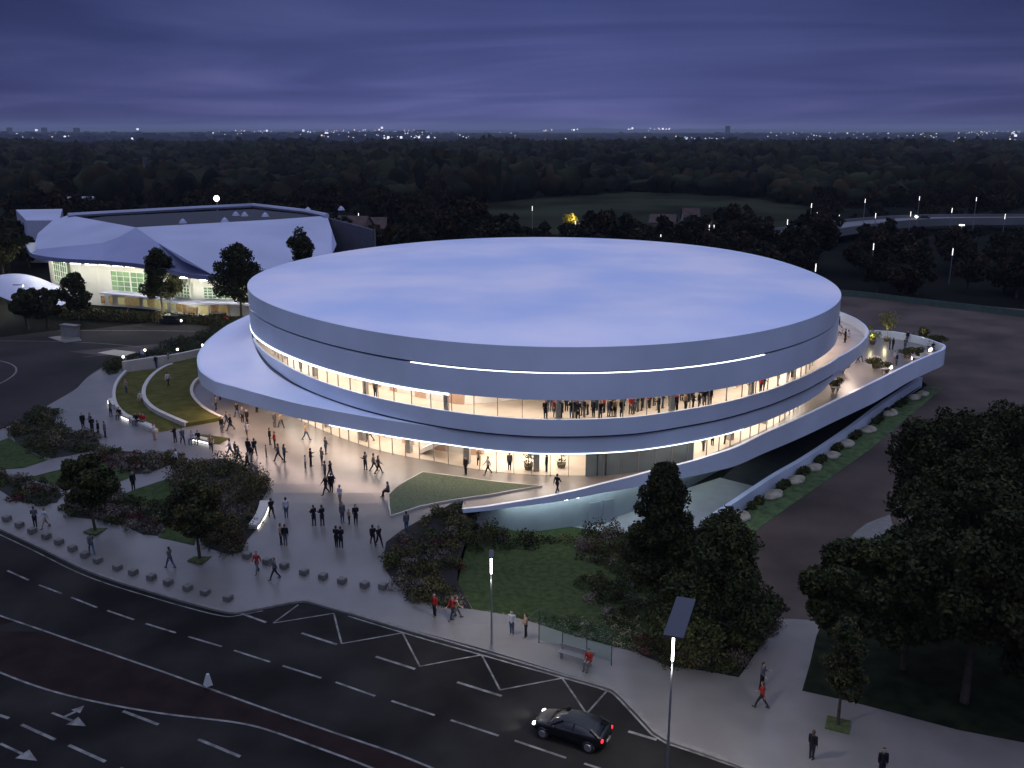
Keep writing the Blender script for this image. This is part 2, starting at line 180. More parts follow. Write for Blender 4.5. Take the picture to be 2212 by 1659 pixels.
         ('pavleft', -17.59, 63.5, 0.7, 'grey', 'w'), ('pavmid', -5.39, 59.06, 0.14, 'red', 's'), ('pavmid', -4.11, 58.71, 0.11, 'red', 'w'), ('pavmid', -3.86, 58.71, 0.11, 'tan', 'w'),
         ('pavmid', -0.01, 56.88, 0.01, 'white', 's'), ('pavmid', 0.92, 56.49, 0.0, 'tan', 's'), ('shelter', 4.88, 52.8, 0.0, 'red', 'sit'), ('pavright', 15.25, 50.52, -0.0, 'grey', 's'),
         ('pavright', 14.7, 48.48, 0.0, 'red', 'w'), ('pavright', 16.25, 43.89, 0.0, 'black', 's'), ('pavright', 19.47, 42.39, 0.0, 'black', 's'), ('hedge', -50.21, 125.44, 2.33, 'black', 's'),
         ('hedge', -50.49, 125.0, 2.35, 'white', 's'), ('terrace', 44.54, 117.59, 3.9, 'black', 'w'), ('terrace', 45.08, 118.2, 3.9, 'black', 'w'), ('terrace', 55.77, 129.6, 3.9, 'black', 's'),
         ('terrace', 56.73, 129.96, 3.9, 'grey', 's'), ('terrace', 57.46, 129.6, 3.9, 'black', 's'), ('terrace', 51.51, 125.0, 3.9, 'grey', 's'), ('terrace', 51.94, 125.0, 3.9, 'black', 's'),
         ('terrace', 48.92, 116.08, 3.9, 'black', 's'), ('terrace', 49.13, 117.28, 3.9, 'white', 's'), ('terrace', 53.6, 125.0, 3.9, 'grey', 's'), ('terrace', 56.78, 125.0, 3.9, 'white', 'sit'),
         ('terrace', 57.11, 124.32, 3.9, 'black', 'sit'), ('terrace', 51.83, 117.89, 3.9, 'white', 'sit'), ('terrace', 46.55, 117.28, 3.9, 'white', 'sit'), ('terrace', 45.65, 112.06, 3.9, 'white', 'sit')],
 'RAMPWALL': [(18.59, 78.2), (20.04, 79.92), (23.37, 84.11), (26.16, 87.53), (28.97, 90.57), (32.13, 94.34), (35.64, 98.71), (39.94, 104.1), (44.68, 110.06), (36.61, 100.41), (39.85, 104.53), (45.33, 111.35),
              (48.91, 115.84), (51.87, 119.57), (56.13, 124.71)],
 'RING': [(-64.48, 113.45), (-63.32, 114.09)],
 'ROAD_L': [(-61.0, 86.23), (-54.36, 90.16), (-53.3, 93.11), (-52.91, 97.17), (-52.63, 101.57), (-52.58, 105.26), (-52.48, 108.05), (-52.61, 110.09), (-53.07, 112.19), (-53.8, 116.1), (-54.01, 119.72), (-54.13, 123.72),
            (-53.88, 127.04), (-50.87, 128.14), (-51.2, 135.08), (-49.73, 143.96), (-47.03, 155.72), (-43.39, 167.59), (-45.0, 174.09), (-55.68, 162.12), (-62.79, 156.89), (-69.04, 151.0), (-74.85, 149.82),
            (-80.18, 143.96), (-94.05, 137.22)],
 'ROOF': [37.282, -0.228, 0.108, -2.8, -0.045, -0.634, 0.053, 0.433, 0.017, -0.122, -0.166, -0.056, -0.044],
 'R_CO': [37.2824, -0.2284, 0.1077, -2.8002, -0.0451, -0.6339, 0.0535, 0.4325, 0.017, -0.1224, -0.1657, -0.056, -0.0442],
 'SBENCH': [(2.94, 53.98), (4.61, 53.07)],
 'SHELTER': [(1.79, 55.76), (6.33, 53.07)],
 'SHELTER_H': (2.397148327084726, 1.0505556226822987),
 'SHRUB_L1': [(-52.48, 117.5), (-54.48, 123.72), (-53.77, 126.32), (-51.89, 122.07), (-50.92, 117.15), (-51.48, 116.1)],
 'SHRUB_L2': [(-53.06, 125.44), (-53.06, 128.61), (-50.87, 128.14), (-50.73, 126.32), (-52.01, 124.14)],
 'SHRUB_L3': [(-50.87, 128.14), (-51.2, 135.08), (-49.73, 143.96), (-48.37, 160.37), (-44.2, 153.37), (-43.31, 139.41), (-45.18, 133.01), (-48.65, 129.56)],
 'TRACK': [(27.65, 348.11), (35.41, 339.29), (45.4, 329.81)],
 'TREES': {'bigA': (10.33, 59.83, -0.57, 11.86, 5.35),
           'bigB': (13.54, 55.31, -0.21, 9.68, 7.41),
           'garden_a': (-33.49, 69.85, 1.79, 6.65, 4.02),
           'garden_b': (-23.94, 66.05, 1.13, 6.65, 4.31),
           'hall_b': (-73.11, 155.8, 1.23, 8.84, 5.3),
           'hall_c': (-61.0, 161.47, 1.2, 12.24, 7.11),
           'hall_d': (-49.92, 171.26, 1.2, 12.06, 8.97),
           'hall_e': (-40.13, 178.73, 1.2, 14.45, 6.92),
           'left_far': (-107.52, 197.77, 1.2, 15.53, 9.95),
           'left_mass1': (-79.76, 151.49, 1.32, 7.07, 5.16),
           'left_mass2': (-77.07, 152.93, 1.28, 6.61, 5.47),
           'r1': (20.45, 51.73, -0.03, 9.91, 4.48),
           'r2': (26.95, 49.06, 0.0, 13.17, 7.49),
           'r3': (32.48, 66.29, -0.97, 13.5, 7.19),
           'r4': (38.79, 68.18, -1.0, 13.45, 8.39),
           'r5': (24.77, 52.76, -0.06, 8.92, 6.45),
           'r6': (31.63, 51.48, -0.02, 13.56, 6.5),
           'r7': (29.98, 58.19, -0.43, 12.19, 6.55),
           'r8': (29.77, 46.06, 0.0, 10.67, 5.35),
           'st': (18.68, 46.86, 0.0, 6.88, 2.68)},
 'VERGE': [(18.49, 77.72), (23.23, 83.57), (28.79, 89.94), (35.4, 97.98), (44.35, 109.17), (51.61, 118.71), (54.93, 121.88), (51.91, 116.68), (48.49, 110.96), (42.6, 102.5), (35.39, 93.14), (28.38, 84.94),
           (22.41, 77.96), (19.24, 74.29), (18.43, 76.09)],
 'WALL_TOP': [(-50.29, 117.86), (-48.56, 119.72), (-45.84, 121.67), (-44.08, 124.14), (-43.05, 126.14), (-40.88, 128.14)],
 'YARD': [(19.53, 74.73), (22.41, 77.96), (28.38, 84.94), (35.39, 93.14), (42.6, 102.5), (48.49, 110.96), (57.92, 124.08), (69.05, 134.97), (96.1, 166.97), (125.68, 188.96), (61.27, 84.11), (45.56, 74.29),
          (30.96, 70.12), (23.22, 67.81), (22.76, 68.0), (19.81, 70.6)],
 'YTREE': (19.69, 321.74),
 'ZIG': [(-15.26, 60.63), (-16.52, 58.41), (-12.54, 59.59), (-11.35, 55.87), (-7.44, 57.22), (-5.88, 53.14), (-1.98, 54.65), (-0.73, 50.51), (3.14, 51.84), (4.37, 48.1), (5.8, 50.43)]}
# ---------------------------------------------------------------- helpers
def S(a,b,x):
    t=min(1.,max(0.,(x-a)/(b-a))); return t*t*(3-2*t)
def T(x,y):
    w=S(-8,2,x)
    return (2.6*S(56,78,y)-1.4*S(112,160,y)-1.2*S(230,300,y))*(1-w)+w*(-S(50,68,y)+S(200,300,y))
def TP(x,y):
    return 2.6*S(56,78,y)+1.3*S(6,26,x)*S(70,76,y)-1.4*S(112,160,y)*(1-S(-20,-10,x))
def interp(tab,x):
    if x<=tab[0][0]: return tab[0][1]
    for (a,u),(b,v) in zip(tab,tab[1:]):
        if x<=b: return u+(v-u)*(x-a)/(b-a)
    return tab[-1][1]
MATS={}
def mat(name,col,rough=.7,metal=0,emit=0,var=.12,scale=1.,bump=0,col2=None,spec=.5,ecol=None,coat=0):
    if name in MATS: return MATS[name]
    m=bpy.data.materials.new(name); m.use_nodes=True; t=m.node_tree; b=t.nodes['Principled BSDF']
    b.inputs['Roughness'].default_value=rough; b.inputs['Metallic'].default_value=metal
    b.inputs['Specular IOR Level'].default_value=spec; b.inputs['Coat Weight'].default_value=coat
    b.inputs['Base Color'].default_value=(*col,1)
    if var>0:
        g=t.nodes.new('ShaderNodeNewGeometry'); n=t.nodes.new('ShaderNodeTexNoise'); n.inputs['Scale'].default_value=scale; n.inputs['Detail'].default_value=5
        t.links.new(g.outputs['Position'],n.inputs['Vector'])
        r=t.nodes.new('ShaderNodeValToRGB'); c2=col2 or tuple(c*(1-2*var) for c in col); c1=col if col2 else tuple(min(1,c*(1+var)) for c in col)
        r.color_ramp.elements[0].position=.35; r.color_ramp.elements[0].color=(*c2,1); r.color_ramp.elements[1].position=.65; r.color_ramp.elements[1].color=(*c1,1)
        t.links.new(n.outputs[0],r.inputs[0]); t.links.new(r.outputs[0],b.inputs['Base Color'])
        if bump:
            n3=t.nodes.new('ShaderNodeTexNoise'); n3.inputs['Scale'].default_value=scale*9; n3.inputs['Detail'].default_value=3
            t.links.new(g.outputs['Position'],n3.inputs['Vector'])
            bp=t.nodes.new('ShaderNodeBump'); bp.inputs['Strength'].default_value=bump; bp.inputs['Distance'].default_value=.05
            t.links.new(n3.outputs[0],bp.inputs['Height']); t.links.new(bp.outputs[0],b.inputs['Normal'])
    if emit:
        b.inputs['Emission Color'].default_value=(*(ecol or col),1); b.inputs['Emission Strength'].default_value=emit
    MATS[name]=m; return m
def glassmat(name,tint=(.9,.95,.95),refl=.12):
    if name in MATS: return MATS[name]
    m=bpy.data.materials.new(name); m.use_nodes=True; t=m.node_tree; t.nodes.clear()
    o=t.nodes.new('ShaderNodeOutputMaterial'); a=t.nodes.new('ShaderNodeBsdfTransparent'); a.inputs[0].default_value=(*tint,1)
    g=t.nodes.new('ShaderNodeBsdfGlossy'); g.inputs['Roughness'].default_value=.05; g.inputs[0].default_value=(.8,.85,.9,1)
    lw=t.nodes.new('ShaderNodeLayerWeight'); lw.inputs[0].default_value=refl
    x=t.nodes.new('ShaderNodeMixShader'); t.links.new(lw.outputs['Fresnel'],x.inputs[0]); t.links.new(a.outputs[0],x.inputs[1]); t.links.new(g.outputs[0],x.inputs[2]); t.links.new(x.outputs[0],o.inputs[0])
    MATS[name]=m; return m
def pmesh(name,v,f,m,smooth=False,mi=None):
    me=bpy.data.meshes.new(name); me.from_pydata([tuple(p) for p in v],[],f); 
    for x in (m if isinstance(m,(list,tuple)) else [m]): me.materials.append(x)
    if mi is not None: me.polygons.foreach_set('material_index',mi)
    if smooth: me.polygons.foreach_set('use_smooth',[True]*len(me.polygons))
    me.update(); return me
def link(name,me,parent=None,loc=None,rz=0,label=None,cat=None,group=None,kind=None,scale=None):
    o=bpy.data.objects.new(name,me); COL.objects.link(o)
    if parent: o.parent=parent
    if loc is not None: o.location=loc
    if rz: o.rotation_euler=(0,0,rz)
    if scale: o.scale=(scale,)*3 if isinstance(scale,(int,float)) else scale
    if label: o['label']=label
    if cat: o['category']=cat
    if group: o['group']=group
    if kind: o['kind']=kind
    return o
def thing(name,label,cat,loc=(0,0,0),rz=0,group=None,scale=None): return link(name,None,None,loc,rz,label,cat,group,None,scale)
class MB:
    def __init__(s): s.v=[]; s.f=[]; s.mi=[]
    def add(s,v,f,m=0):
        n=len(s.v); s.v+= [tuple(p) for p in v]; s.f+=[tuple(i+n for i in q) for q in f]; s.mi+=[m]*len(f)
    def box(s,x0,x1,y0,y1,z0,z1,m=0):
        s.add([(x,y,z) for z in (z0,z1) for y in (y0,y1) for x in (x0,x1)],[(0,2,3,1),(4,5,7,6),(0,1,5,4),(2,6,7,3),(0,4,6,2),(1,3,7,5)],m)
    def obox(s,c,ax,l,w,z0,z1,m=0,taper=1.):
        ax=Vector((ax[0],ax[1],0)).normalized(); p=Vector((-ax.y,ax.x,0)); c=Vector((c[0],c[1],0)); V=[]
        for z,k in ((z0,1),(z1,taper)):
            for a,b in ((-1,-1),(1,-1),(1,1),(-1,1)):
                q=c+ax*(a*l/2*k)+p*(b*w/2*k); V.append((q.x,q.y,z))
        s.add(V,[(3,2,1,0),(4,5,6,7)]+[(i,(i+1)%4,4+(i+1)%4,4+i) for i in range(4)],m)
    def tube(s,pts,rad,n=8,m=0,cap=True):
        pts=[Vector(p) for p in pts]; R=rad if isinstance(rad,(list,tuple)) else [rad]*len(pts); V=[]
        for i,p in enumerate(pts):
            d=(pts[min(i+1,len(pts)-1)]-pts[max(i-1,0)])
            if d.length<1e-6: d=Vector((0,0,1))
            d.normalize(); u=d.cross(Vector((0,0,1)) if abs(d.z)<.9 else Vector((1,0,0))).normalized(); w=d.cross(u)
            for k in range(n):
                a=2*PI*k/n; V.append(p+(u*math.cos(a)+w*math.sin(a))*R[i])
        F=[(i*n+k,i*n+(k+1)%n,(i+1)*n+(k+1)%n,(i+1)*n+k) for i in range(len(pts)-1) for k in range(n)]
        if cap: F+=[tuple(range(n))[::-1],tuple(range((len(pts)-1)*n,len(pts)*n))]
        s.add(V,F,m)
    def sphere(s,c,r,nu=10,nv=6,m=0,sc=(1,1,1)):
        V=[];F=[]
        for j in range(nv+1):
            t=PI*j/nv
            for i in range(nu):
                a=2*PI*i/nu; V.append((c[0]+r*sc[0]*math.sin(t)*math.cos(a),c[1]+r*sc[1]*math.sin(t)*math.sin(a),c[2]+r*sc[2]*math.cos(t)))
        for j in range(nv):
            for i in range(nu): F.append((j*nu+i,(j+1)*nu+i,(j+1)*nu+(i+1)%nu,j*nu+(i+1)%nu))
        s.add(V,F,m)
    def mesh(s,name,m,smooth=False): return pmesh(name,s.v,s.f,m,smooth,s.mi)
def inside(p,poly):
    x,y=p; c=False; n=len(poly)
    for i in range(n):
        x1,y1=poly[i]; x2,y2=poly[(i+1)%n]
        if (y1>y)!=(y2>y) and x<(x2-x1)*(y-y1)/(y2-y1)+x1: c=not c
    return c
def subdiv(poly,st,closed=True):
    o=[]
    for i in range(len(poly) if closed else len(poly)-1):
        a=Vector(poly[i][:2]); b=Vector(poly[(i+1)%len(poly)][:2]); n=max(1,int((b-a).length/st))
        for k in range(n): o.append(tuple(a+(b-a)*k/n))
    if not closed: o.append(tuple(poly[-1][:2]))
    return o
def smoothline(pts,it=2):
    pts=[tuple(p[:2]) for p in pts]
    for _ in range(it):
        q=[pts[0]]
        for a,b in zip(pts,pts[1:]): q+=[(.75*a[0]+.25*b[0],.75*a[1]+.25*b[1]),(.25*a[0]+.75*b[0],.25*a[1]+.75*b[1])]
        q.append(pts[-1]); pts=q
    return pts
def smoothpoly(pts,it=2):
    pts=[tuple(p[:2]) for p in pts]
    for _ in range(it):
        q=[]
        for a,b in zip(pts,pts[1:]+pts[:1]): q+=[(.75*a[0]+.25*b[0],.75*a[1]+.25*b[1]),(.25*a[0]+.75*b[0],.25*a[1]+.75*b[1])]
        pts=q
    return pts
def sheetmesh(name,poly,m,fn=T,off=0.,st=2.,skirt=0):
    poly=subdiv(poly,st); xs=[p[0] for p in poly]; ys=[p[1] for p in poly]
    pts=[Vector(p) for p in poly]; n=len(pts); E=[(i,(i+1)%n) for i in range(n)]
    x=min(xs)+st/2
    while x<max(xs):
        y=min(ys)+st/2
        while y<max(ys):
            if inside((x,y),poly): pts.append(Vector((x+.01*math.sin(y),y+.01*math.cos(x))))
            y+=st
        x+=st
    vs,es,fs,ov,oe,of=delaunay_2d_cdt(pts,E,[],1,1e-4)
    V=[(v.x,v.y,fn(v.x,v.y)+off) for v in vs]; F=[]
    for f in fs:
        a,b,c=[Vector(V[i]) for i in f[:3]]
        F.append(tuple(f) if (b-a).cross(c-a).z>0 else tuple(f)[::-1])
    if skirt:
        k=len(V); V+=[(p[0],p[1],fn(*p)+off) for p in poly]+[(p[0],p[1],fn(*p)+off-skirt) for p in poly]
        F+=[(k+i,k+n+i,k+n+(i+1)%n,k+(i+1)%n) for i in range(n)]
    return pmesh(name,V,F,m)
def sheet(name,poly,m,fn=T,off=0.,st=2.,skirt=0,kind='structure',**kw):
    return link(name,sheetmesh(name,poly,m,fn,off,st,skirt),kind=kind,**kw)
def strip(mb,line,w,fn,off,m=0,h=0):
    """flat ribbon (or low wall of height h) along a ground polyline"""
    line=[Vector(p[:2]) for p in line]; V=[]
    for i,p in enumerate(line):
        d=(line[min(i+1,len(line)-1)]-line[max(i-1,0)]).normalized(); q=Vector((-d.y,d.x))*w/2
        for s_ in (p-q,p+q):
            z=fn(p.x,p.y)+off; V.append((s_.x,s_.y,z+h)); 
            if h: V.append((s_.x,s_.y,z-.3))
    n=len(line)
    if h: 
        F=[]
        for i in range(n-1):
            a=4*i;b=a+4
            F+=[(a,b,b+2,a+2),(a+1,b+1,b,a),(a+2,b+2,b+3,a+3)]
        F+=[(0,2,3,1),(4*n-4,4*n-3,4*n-1,4*n-2)]
    else: F=[(2*i,2*i+2,2*i+3,2*i+1) for i in range(n-1)]
    mb.add(V,F,m)
# ---------------------------------------------------------------- materials
M_conc=mat('pale_paving',(.158,.147,.134),.30,var=.07,scale=.35,bump=.05,spec=.45)
M_kerb=mat('kerb_stone',(.17,.16,.145),.7,var=.1,scale=2)
M_asph=mat('asphalt',(.0215,.0200,.0185),.85,var=.26,scale=.16,bump=.2,spec=.06)
M_red=mat('red_brown_paving',(.021,.0125,.012),.85,var=.15,scale=.6,bump=.2,spec=.06)
M_mark=mat('road_paint',(.18,.175,.16),.7,var=.3,scale=1.3)
M_yard=mat('yard_asphalt',(.084,.062,.052),.85,var=.2,scale=.12,bump=.1,spec=.15)
M_lawn=mat('lawn_grass',(.052,.072,.028),.95,var=.2,scale=2.2,bump=.6,col2=(.028,.044,.016),spec=.05)
M_lawn2=mat('slope_grass',(.085,.082,.020),.95,var=.2,scale=.8,bump=.4,col2=(.052,.052,.012),spec=.1)
M_soil=mat('dark_soil',(.008,.007,.005),.95,var=.2,scale=1)
M_ground=mat('rough_ground',(.006,.0075,.005),.95,var=.3,scale=.05,spec=.05)
M_field=mat('field_grass',(.024,.029,.015),.95,var=.35,scale=.02,spec=.03)
M_white=mat('white_membrane',(.92,.88,.97),.4,var=.035,scale=.06,spec=.4,col2=(.60,.69,.93))  # bluish noise patches paint the sky's cloudy reflection into the membrane colour
M_panel=mat('pale_metal_panel',(.72,.80,.92),.33,metal=.0,var=.06,scale=.12,spec=.6)
M_dark=mat('dark_joint',(.02,.022,.03),.6,var=0)
M_cream=mat('cream_wall',(.80,.76,.70),.7,var=.08,scale=.4)
M_floor=mat('lobby_floor',(.50,.42,.34),.4,var=.06,scale=.5)
M_alu=mat('mullion_metal',(.30,.29,.28),.4,metal=.5,var=0)
M_led=mat('led_line',(.85,.92,1),emit=3.2,var=0)
M_warm=mat('warm_ceiling_light',(1,.85,.68),emit=7.5,var=0,ecol=(1,.84,.73))
M_warm2=mat('soffit_light',(1,.85,.68),emit=11,var=0,ecol=(1,.73,.61))
M_tsof=mat('terrace_fill_glow',(1,.8,.7),emit=16,var=0,ecol=(1,.78,.66))
M_bsof=mat('balcony_fill_glow',(1,.8,.7),emit=5,var=0,ecol=(1,.78,.66))
M_cool=mat('cool_light',(.6,.9,1),emit=24,var=0,ecol=(.78,.94,1))
M_glass=glassmat('clear_glass')
M_teal=mat('frosted_teal_panel',(.11,.15,.16),.3,var=.1,scale=.4)
M_bark=mat('bark',(.055,.042,.03),.9,var=.2,scale=3)
M_leafs=[mat('leaf_dark_green',(.034,.042,.012),.75,var=.35,scale=1.5,spec=.25),mat('leaf_green',(.054,.062,.014),.75,var=.35,scale=1.5,spec=.25),mat('leaf_olive',(.090,.074,.024),.75,var=.3,scale=1.5,spec=.25),
  mat('grass_plume',(.15,.125,.10),.85,var=.3,scale=1.5,spec=.2),mat('leaf_red',(.075,.022,.018),.8,var=.3,scale=1.5,spec=.2)]
M_stone=mat('boulder_stone',(.38,.34,.25),.85,var=.2,scale=1.5,bump=.4)
M_post=mat('galvanised_post',(.30,.31,.32),.45,metal=.6,var=.05)
M_lamp=mat('lamp_light',(1,.97,.9),emit=16,var=0)
M_lampfar=mat('far_lamp_light',(1,.97,.9),emit=2.0,var=0)
# ---------------------------------------------------------------- arena geometry
CX0,CY0=4.1,116.7
def R(a):
    c=D['R_CO']; r=c[0]
    for k in range(1,7): r+=c[2*k-1]*math.cos(k*a)+c[2*k]*math.sin(k*a)
    return r
def pol(deg,off,z):
    a=math.radians(deg); r=R(a)+off; return (CX0+r*math.cos(a),CY0+r*math.sin(a),z)
def sweep(mb,prof,a0,a1,st=1.5,closed=True,full=False,m=0):
    """prof(deg)->[(off,z)...] swept around the drum"""
    n=max(2,int((a1-a0)/st)); rows=[]
    for i in range(n if full else n+1):
        d=a0+(a1-a0)*i/n; rows.append([pol(d,o,z) for o,z in prof(d)])
    k=len(rows[0]); V=[p for r in rows for p in r]; F=[]; nr=len(rows)
    for i in range(nr if full else nr-1):
        j=(i+1)%nr
        for q in range(k if closed else k-1):
            w=(q+1)%k; F.append((i*k+q,j*k+q,j*k+w,i*k+w))
    if closed and not full: F+=[tuple(range(k)),tuple(range((nr-1)*k,nr*k))[::-1]]
    mb.add(V,F,m)
def ringpart(name,prof,a0,a1,m,parent,st=1.5,closed=True,full=False,smooth=True,**kw):
    mb=MB(); sweep(mb,prof,a0,a1,st,closed,full); me=mb.mesh(name,m)
    if smooth:
        me.polygons.foreach_set('use_smooth',[True]*len(me.polygons)); 
        try: me.set_sharp_from_angle(angle=math.radians(35))
        except Exception: pass
    return link(name,me,parent,**kw)
U1O=[(150,0),(193,-.1),(203,-.5),(216,-.6),(231,-.3),(251,-.1),(262,.3),(267,.4),(279,.1),(286,-.5),(299,-.9),(309,-.9),(319,-.5),(329,.4),(336,1.7),(345,3.7),(352,5.3),(358,6.2),(364,6.7),(370,6.7),(380,5.5),(392,2.5),(402,0),(510,0)]
def u1(d):
    return interp(U1O,d if d>=150 else d+360)
CAN=[(150,0),(165,0),(172,2.2),(180,4.3),(188,5.6),(196,6.1),(206,6.3),(213,5.8),(218,4.6),(224,3.6),(230,2.8),(237,1.7),(244,.8),(250,.25),(256,-.1),(262,.1),(267,.2),(279,-.1),(286,-.55),(299,-1.0),(309,-1.1),(319,-.8),(329,-.2),(336,1.2),(342,2.7),(346,3.6)]
def ZI(d): return interp([(165,10.2),(183,9.9),(192,9.4),(202,8.6),(212,8.0),(222,7.75),(250,7.66)],d)
CANZ=[(165,10),(172,9.8),(180,9.0),(188,8.2),(196,7.8),(206,7.7),(330,7.62),(338,7.9),(346,8.1)]
CANB=[(165,9.6),(180,8.0),(190,6.9),(200,6.3),(206,6.2),(322,6.2),(330,6.5),(338,7.2),(346,8.0)]
GLO=[(200,-1.9),(210,-2),(221,-2.6),(231,-3),(240,-3.3),(251,-4.2),(263,-4.0),(272,-4),(283,-3.4),(289,-2.9),(300,-3.2),(320,-3.2),(335,-2.5),(350,-2.5)]
A=thing('arena','large oval white roofed arena with glowing glass bands and curved metal fascias','arena',(0,0,0))
# roof
n=240; V=[pol(360*i/n,-.02,15.5) for i in range(n)]; V2=[pol(360*i/n,-.35,15.62) for i in range(n)]; V3=[pol(360*i/n,-12,15.9) for i in range(n)]
vv=V+V2+V3+[(CX0,CY0,16.1)]; ff=[]
for i in range(n):
    j=(i+1)%n; ff+=[(i,j,n+j,n+i),(n+i,n+j,2*n+j,2*n+i),(2*n+i,2*n+j,3*n)]
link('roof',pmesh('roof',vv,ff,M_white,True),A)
full=dict(a0=0,a1=360)
ringpart('upper_fascia',lambda d:[(0,13.42),(0,15.5),(-.4,15.5),(-.4,13.42)],0,360,M_panel,A,full=True)
ringpart('fascia_joint',lambda d:[(-.3,13.22),(-.3,13.42),(-.6,13.42),(-.6,13.22)],0,360,M_dark,A,full=True)
ringpart('middle_fascia',lambda d:[(0,10.9),(0,13.22),(-.4,13.22),(-.4,11.0),(-2.6,11.0),(-2.6,10.9)],0,360,M_panel,A,full=True)
ringpart('joint_light',lambda d:[(-.02,13.225),(-.02,13.26),(-.2,13.26),(-.2,13.225)],250.5,299,M_led,A)
ringpart('upper_light_line',lambda d:[(.03,10.72),(.03,10.9),(-.15,10.9),(-.15,10.72)],193,256,M_led,A)
ringpart('balcony_parapet',lambda d:[(u1(d),7.72),(u1(d)+.02,9.3),(u1(d)-.22,9.3),(u1(d)-.22,8.2),(u1(d)-.22,7.72)],150,410,M_panel,A)
ringpart('upper_floor',lambda d:[(u1(d)-.22,8.2),(-12,8.2),(-12,7.9),(u1(d)-.22,7.9)],150,410,M_floor,A)
ringpart('upper_ceiling',lambda d:[(-2.6,10.92),(-12,10.92),(-12,11.1),(-2.6,11.1)],150,410,M_cream,A)
UBW=[(150,-5.2),(255,-5.6),(264,-9.4),(294,-9.4),(303,-5.8),(410,-5.4)]
ringpart('upper_back_wall',lambda d:[(interp(UBW,d),8.2),(interp(UBW,d),10.92),(interp(UBW,d)-.3,10.92),(interp(UBW,d)-.3,8.2)],150,410,M_cream,A)
for i_,d0 in enumerate(list(range(192,258,6))+list(range(304,346,6))):
    mb=MB(); sweep(mb,lambda d:[(interp(UBW,d)+.08,8.2),(interp(UBW,d)+.08,10.3),(interp(UBW,d)-.02,10.3),(interp(UBW,d)-.02,8.2)],d0,d0+[2.2,3.4,1.6][i_%3],1.1)
    link('upper_wall_panel',mb.mesh('upper_wall_panel',mat('peach_panel',(.55,.36,.26),.6,var=.1,scale=.6)),A)
for a0,a1 in [(188,262),(262,300),(300,330),(330,372)]:
    ringpart('ceiling_light',lambda d:[(-3.4,10.88),(-3.4,10.91),(-5.2,10.91),(-5.2,10.88)],a0+.3,a1-.3,M_warm,A)
ringpart('lower_joint',lambda d:[(min(u1(d),interp(CAN,d))-.22,7.62),(u1(d)-.2,7.72),(u1(d)-.8,7.72),(u1(d)-.8,7.62)],196,330,M_dark,A)
ringpart('upper_glass',lambda d:[(-2.2,8.2),(-2.2,10.9)],185,372,M_glass,A,closed=False)
def mull(name,offf,z0f,z1f,a0,a1,step,w=.05,dp=.12):
    mb=MB(); d=a0
    while d<=a1:
        o=offf(d); p=pol(d,o,0); q=pol(d,o+1,0); mb.obox(p,(q[0]-p[0],q[1]-p[1]),dp,w,z0f(p),z1f(d)); d+=step
    return mb.mesh(name,M_alu)
link('upper_mullions',mull('upper_mullions',lambda d:-2.2,lambda p:8.2,lambda d:10.9,186,372,3.3),A)
link('upper_columns',mull('upper_columns',lambda d:-3.0,lambda p:8.2,lambda d:10.9,190,370,16,.4,.4),A)
# lower fascia with canopy
ringpart('lower_joint_line',lambda d:[(u1(d)+.03,ZI(d)+.04),(u1(d)+.03,ZI(d)+.15),(u1(d)-.1,ZI(d)+.15),(u1(d)-.1,ZI(d)+.04)],192,326,M_dark,A)
ringpart('lower_fascia',lambda d:[(interp(CAN,d),interp(CANB,d)),(interp(CAN,d),interp(CANZ,d)),(interp(CAN,d)-.3,interp(CANZ,d)),(interp(CAN,d)-.3,interp(CANB,d))],165,345,M_panel,A)
def canopy(d):
    r=interp(CAN,d)-.3; zi=interp([(165,10.2),(183,9.9),(192,9.4),(202,8.6),(212,8.0),(222,7.75),(250,7.66)],d); zr=interp(CANZ,d); ri=min(r,-.1)-.1 if r<.3 else -.3
    if r<.35: return [(r,zr),(r-.1,zr),(r-.2,zr),(r-.3,zr),(r-.4,zr)]
    return [(r+(ri-r)*t,zr+(zi-zr)*(t**1.8)) for t in (0,.3,.6,.85,1)]
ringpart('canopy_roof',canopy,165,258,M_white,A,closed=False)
ringpart('canopy_soffit',lambda d:[(interp(CAN,d)-.28,interp(CANB,d)+.06),(interp(GLO,d)-.2,min(6.3,interp(CANB,d)+.3))],166,345,M_cream,A,closed=False)
ringpart('lower_light_line',lambda d:[(interp(CAN,d)+.03,6.14),(interp(CAN,d)+.03,6.20),(interp(CAN,d)-.3,6.20),(interp(CAN,d)-.3,6.14)],237,297,M_led,A)
for a0,a1 in [(205,225),(226,245)]:
    ringpart('soffit_light',lambda d:[(interp(CAN,d)-2.6,6.2),(interp(CAN,d)-.9,6.2)],a0,a1,M_warm2,A,closed=False)
ringpart('soffit_light',lambda d:[(interp(CAN,d)-1.6,6.22),(interp(CAN,d)-1.1,6.22)],246,290,M_warm2,A,closed=False)
gz=lambda p: TP(p[0],p[1])
ringpart('lobby_glass',lambda d:[(interp(GLO,d),gz(pol(d,interp(GLO,d),0))),(interp(GLO,d),6.3)],200,274,M_glass,A,closed=False)
ringpart('side_glass',lambda d:[(interp(GLO,d),gz(pol(d,interp(GLO,d),0))),(interp(GLO,d),6.3 if d<322 else 8.0)],290,350,M_glass,A,closed=False)
ringpart('facade_panels',lambda d:[(interp(GLO,d),gz(pol(d,interp(GLO,d),0))),(interp(GLO,d),6.3),(interp(GLO,d)-.3,6.3),(interp(GLO,d)-.3,gz(pol(d,interp(GLO,d),0)))],274,290,M_teal,A)
link('panel_joints',mull('panel_joints',lambda d:interp(GLO,d)+.03,gz,lambda d:6.28,276.5,289,2.5,.05,.08),A)
mb=MB(); 
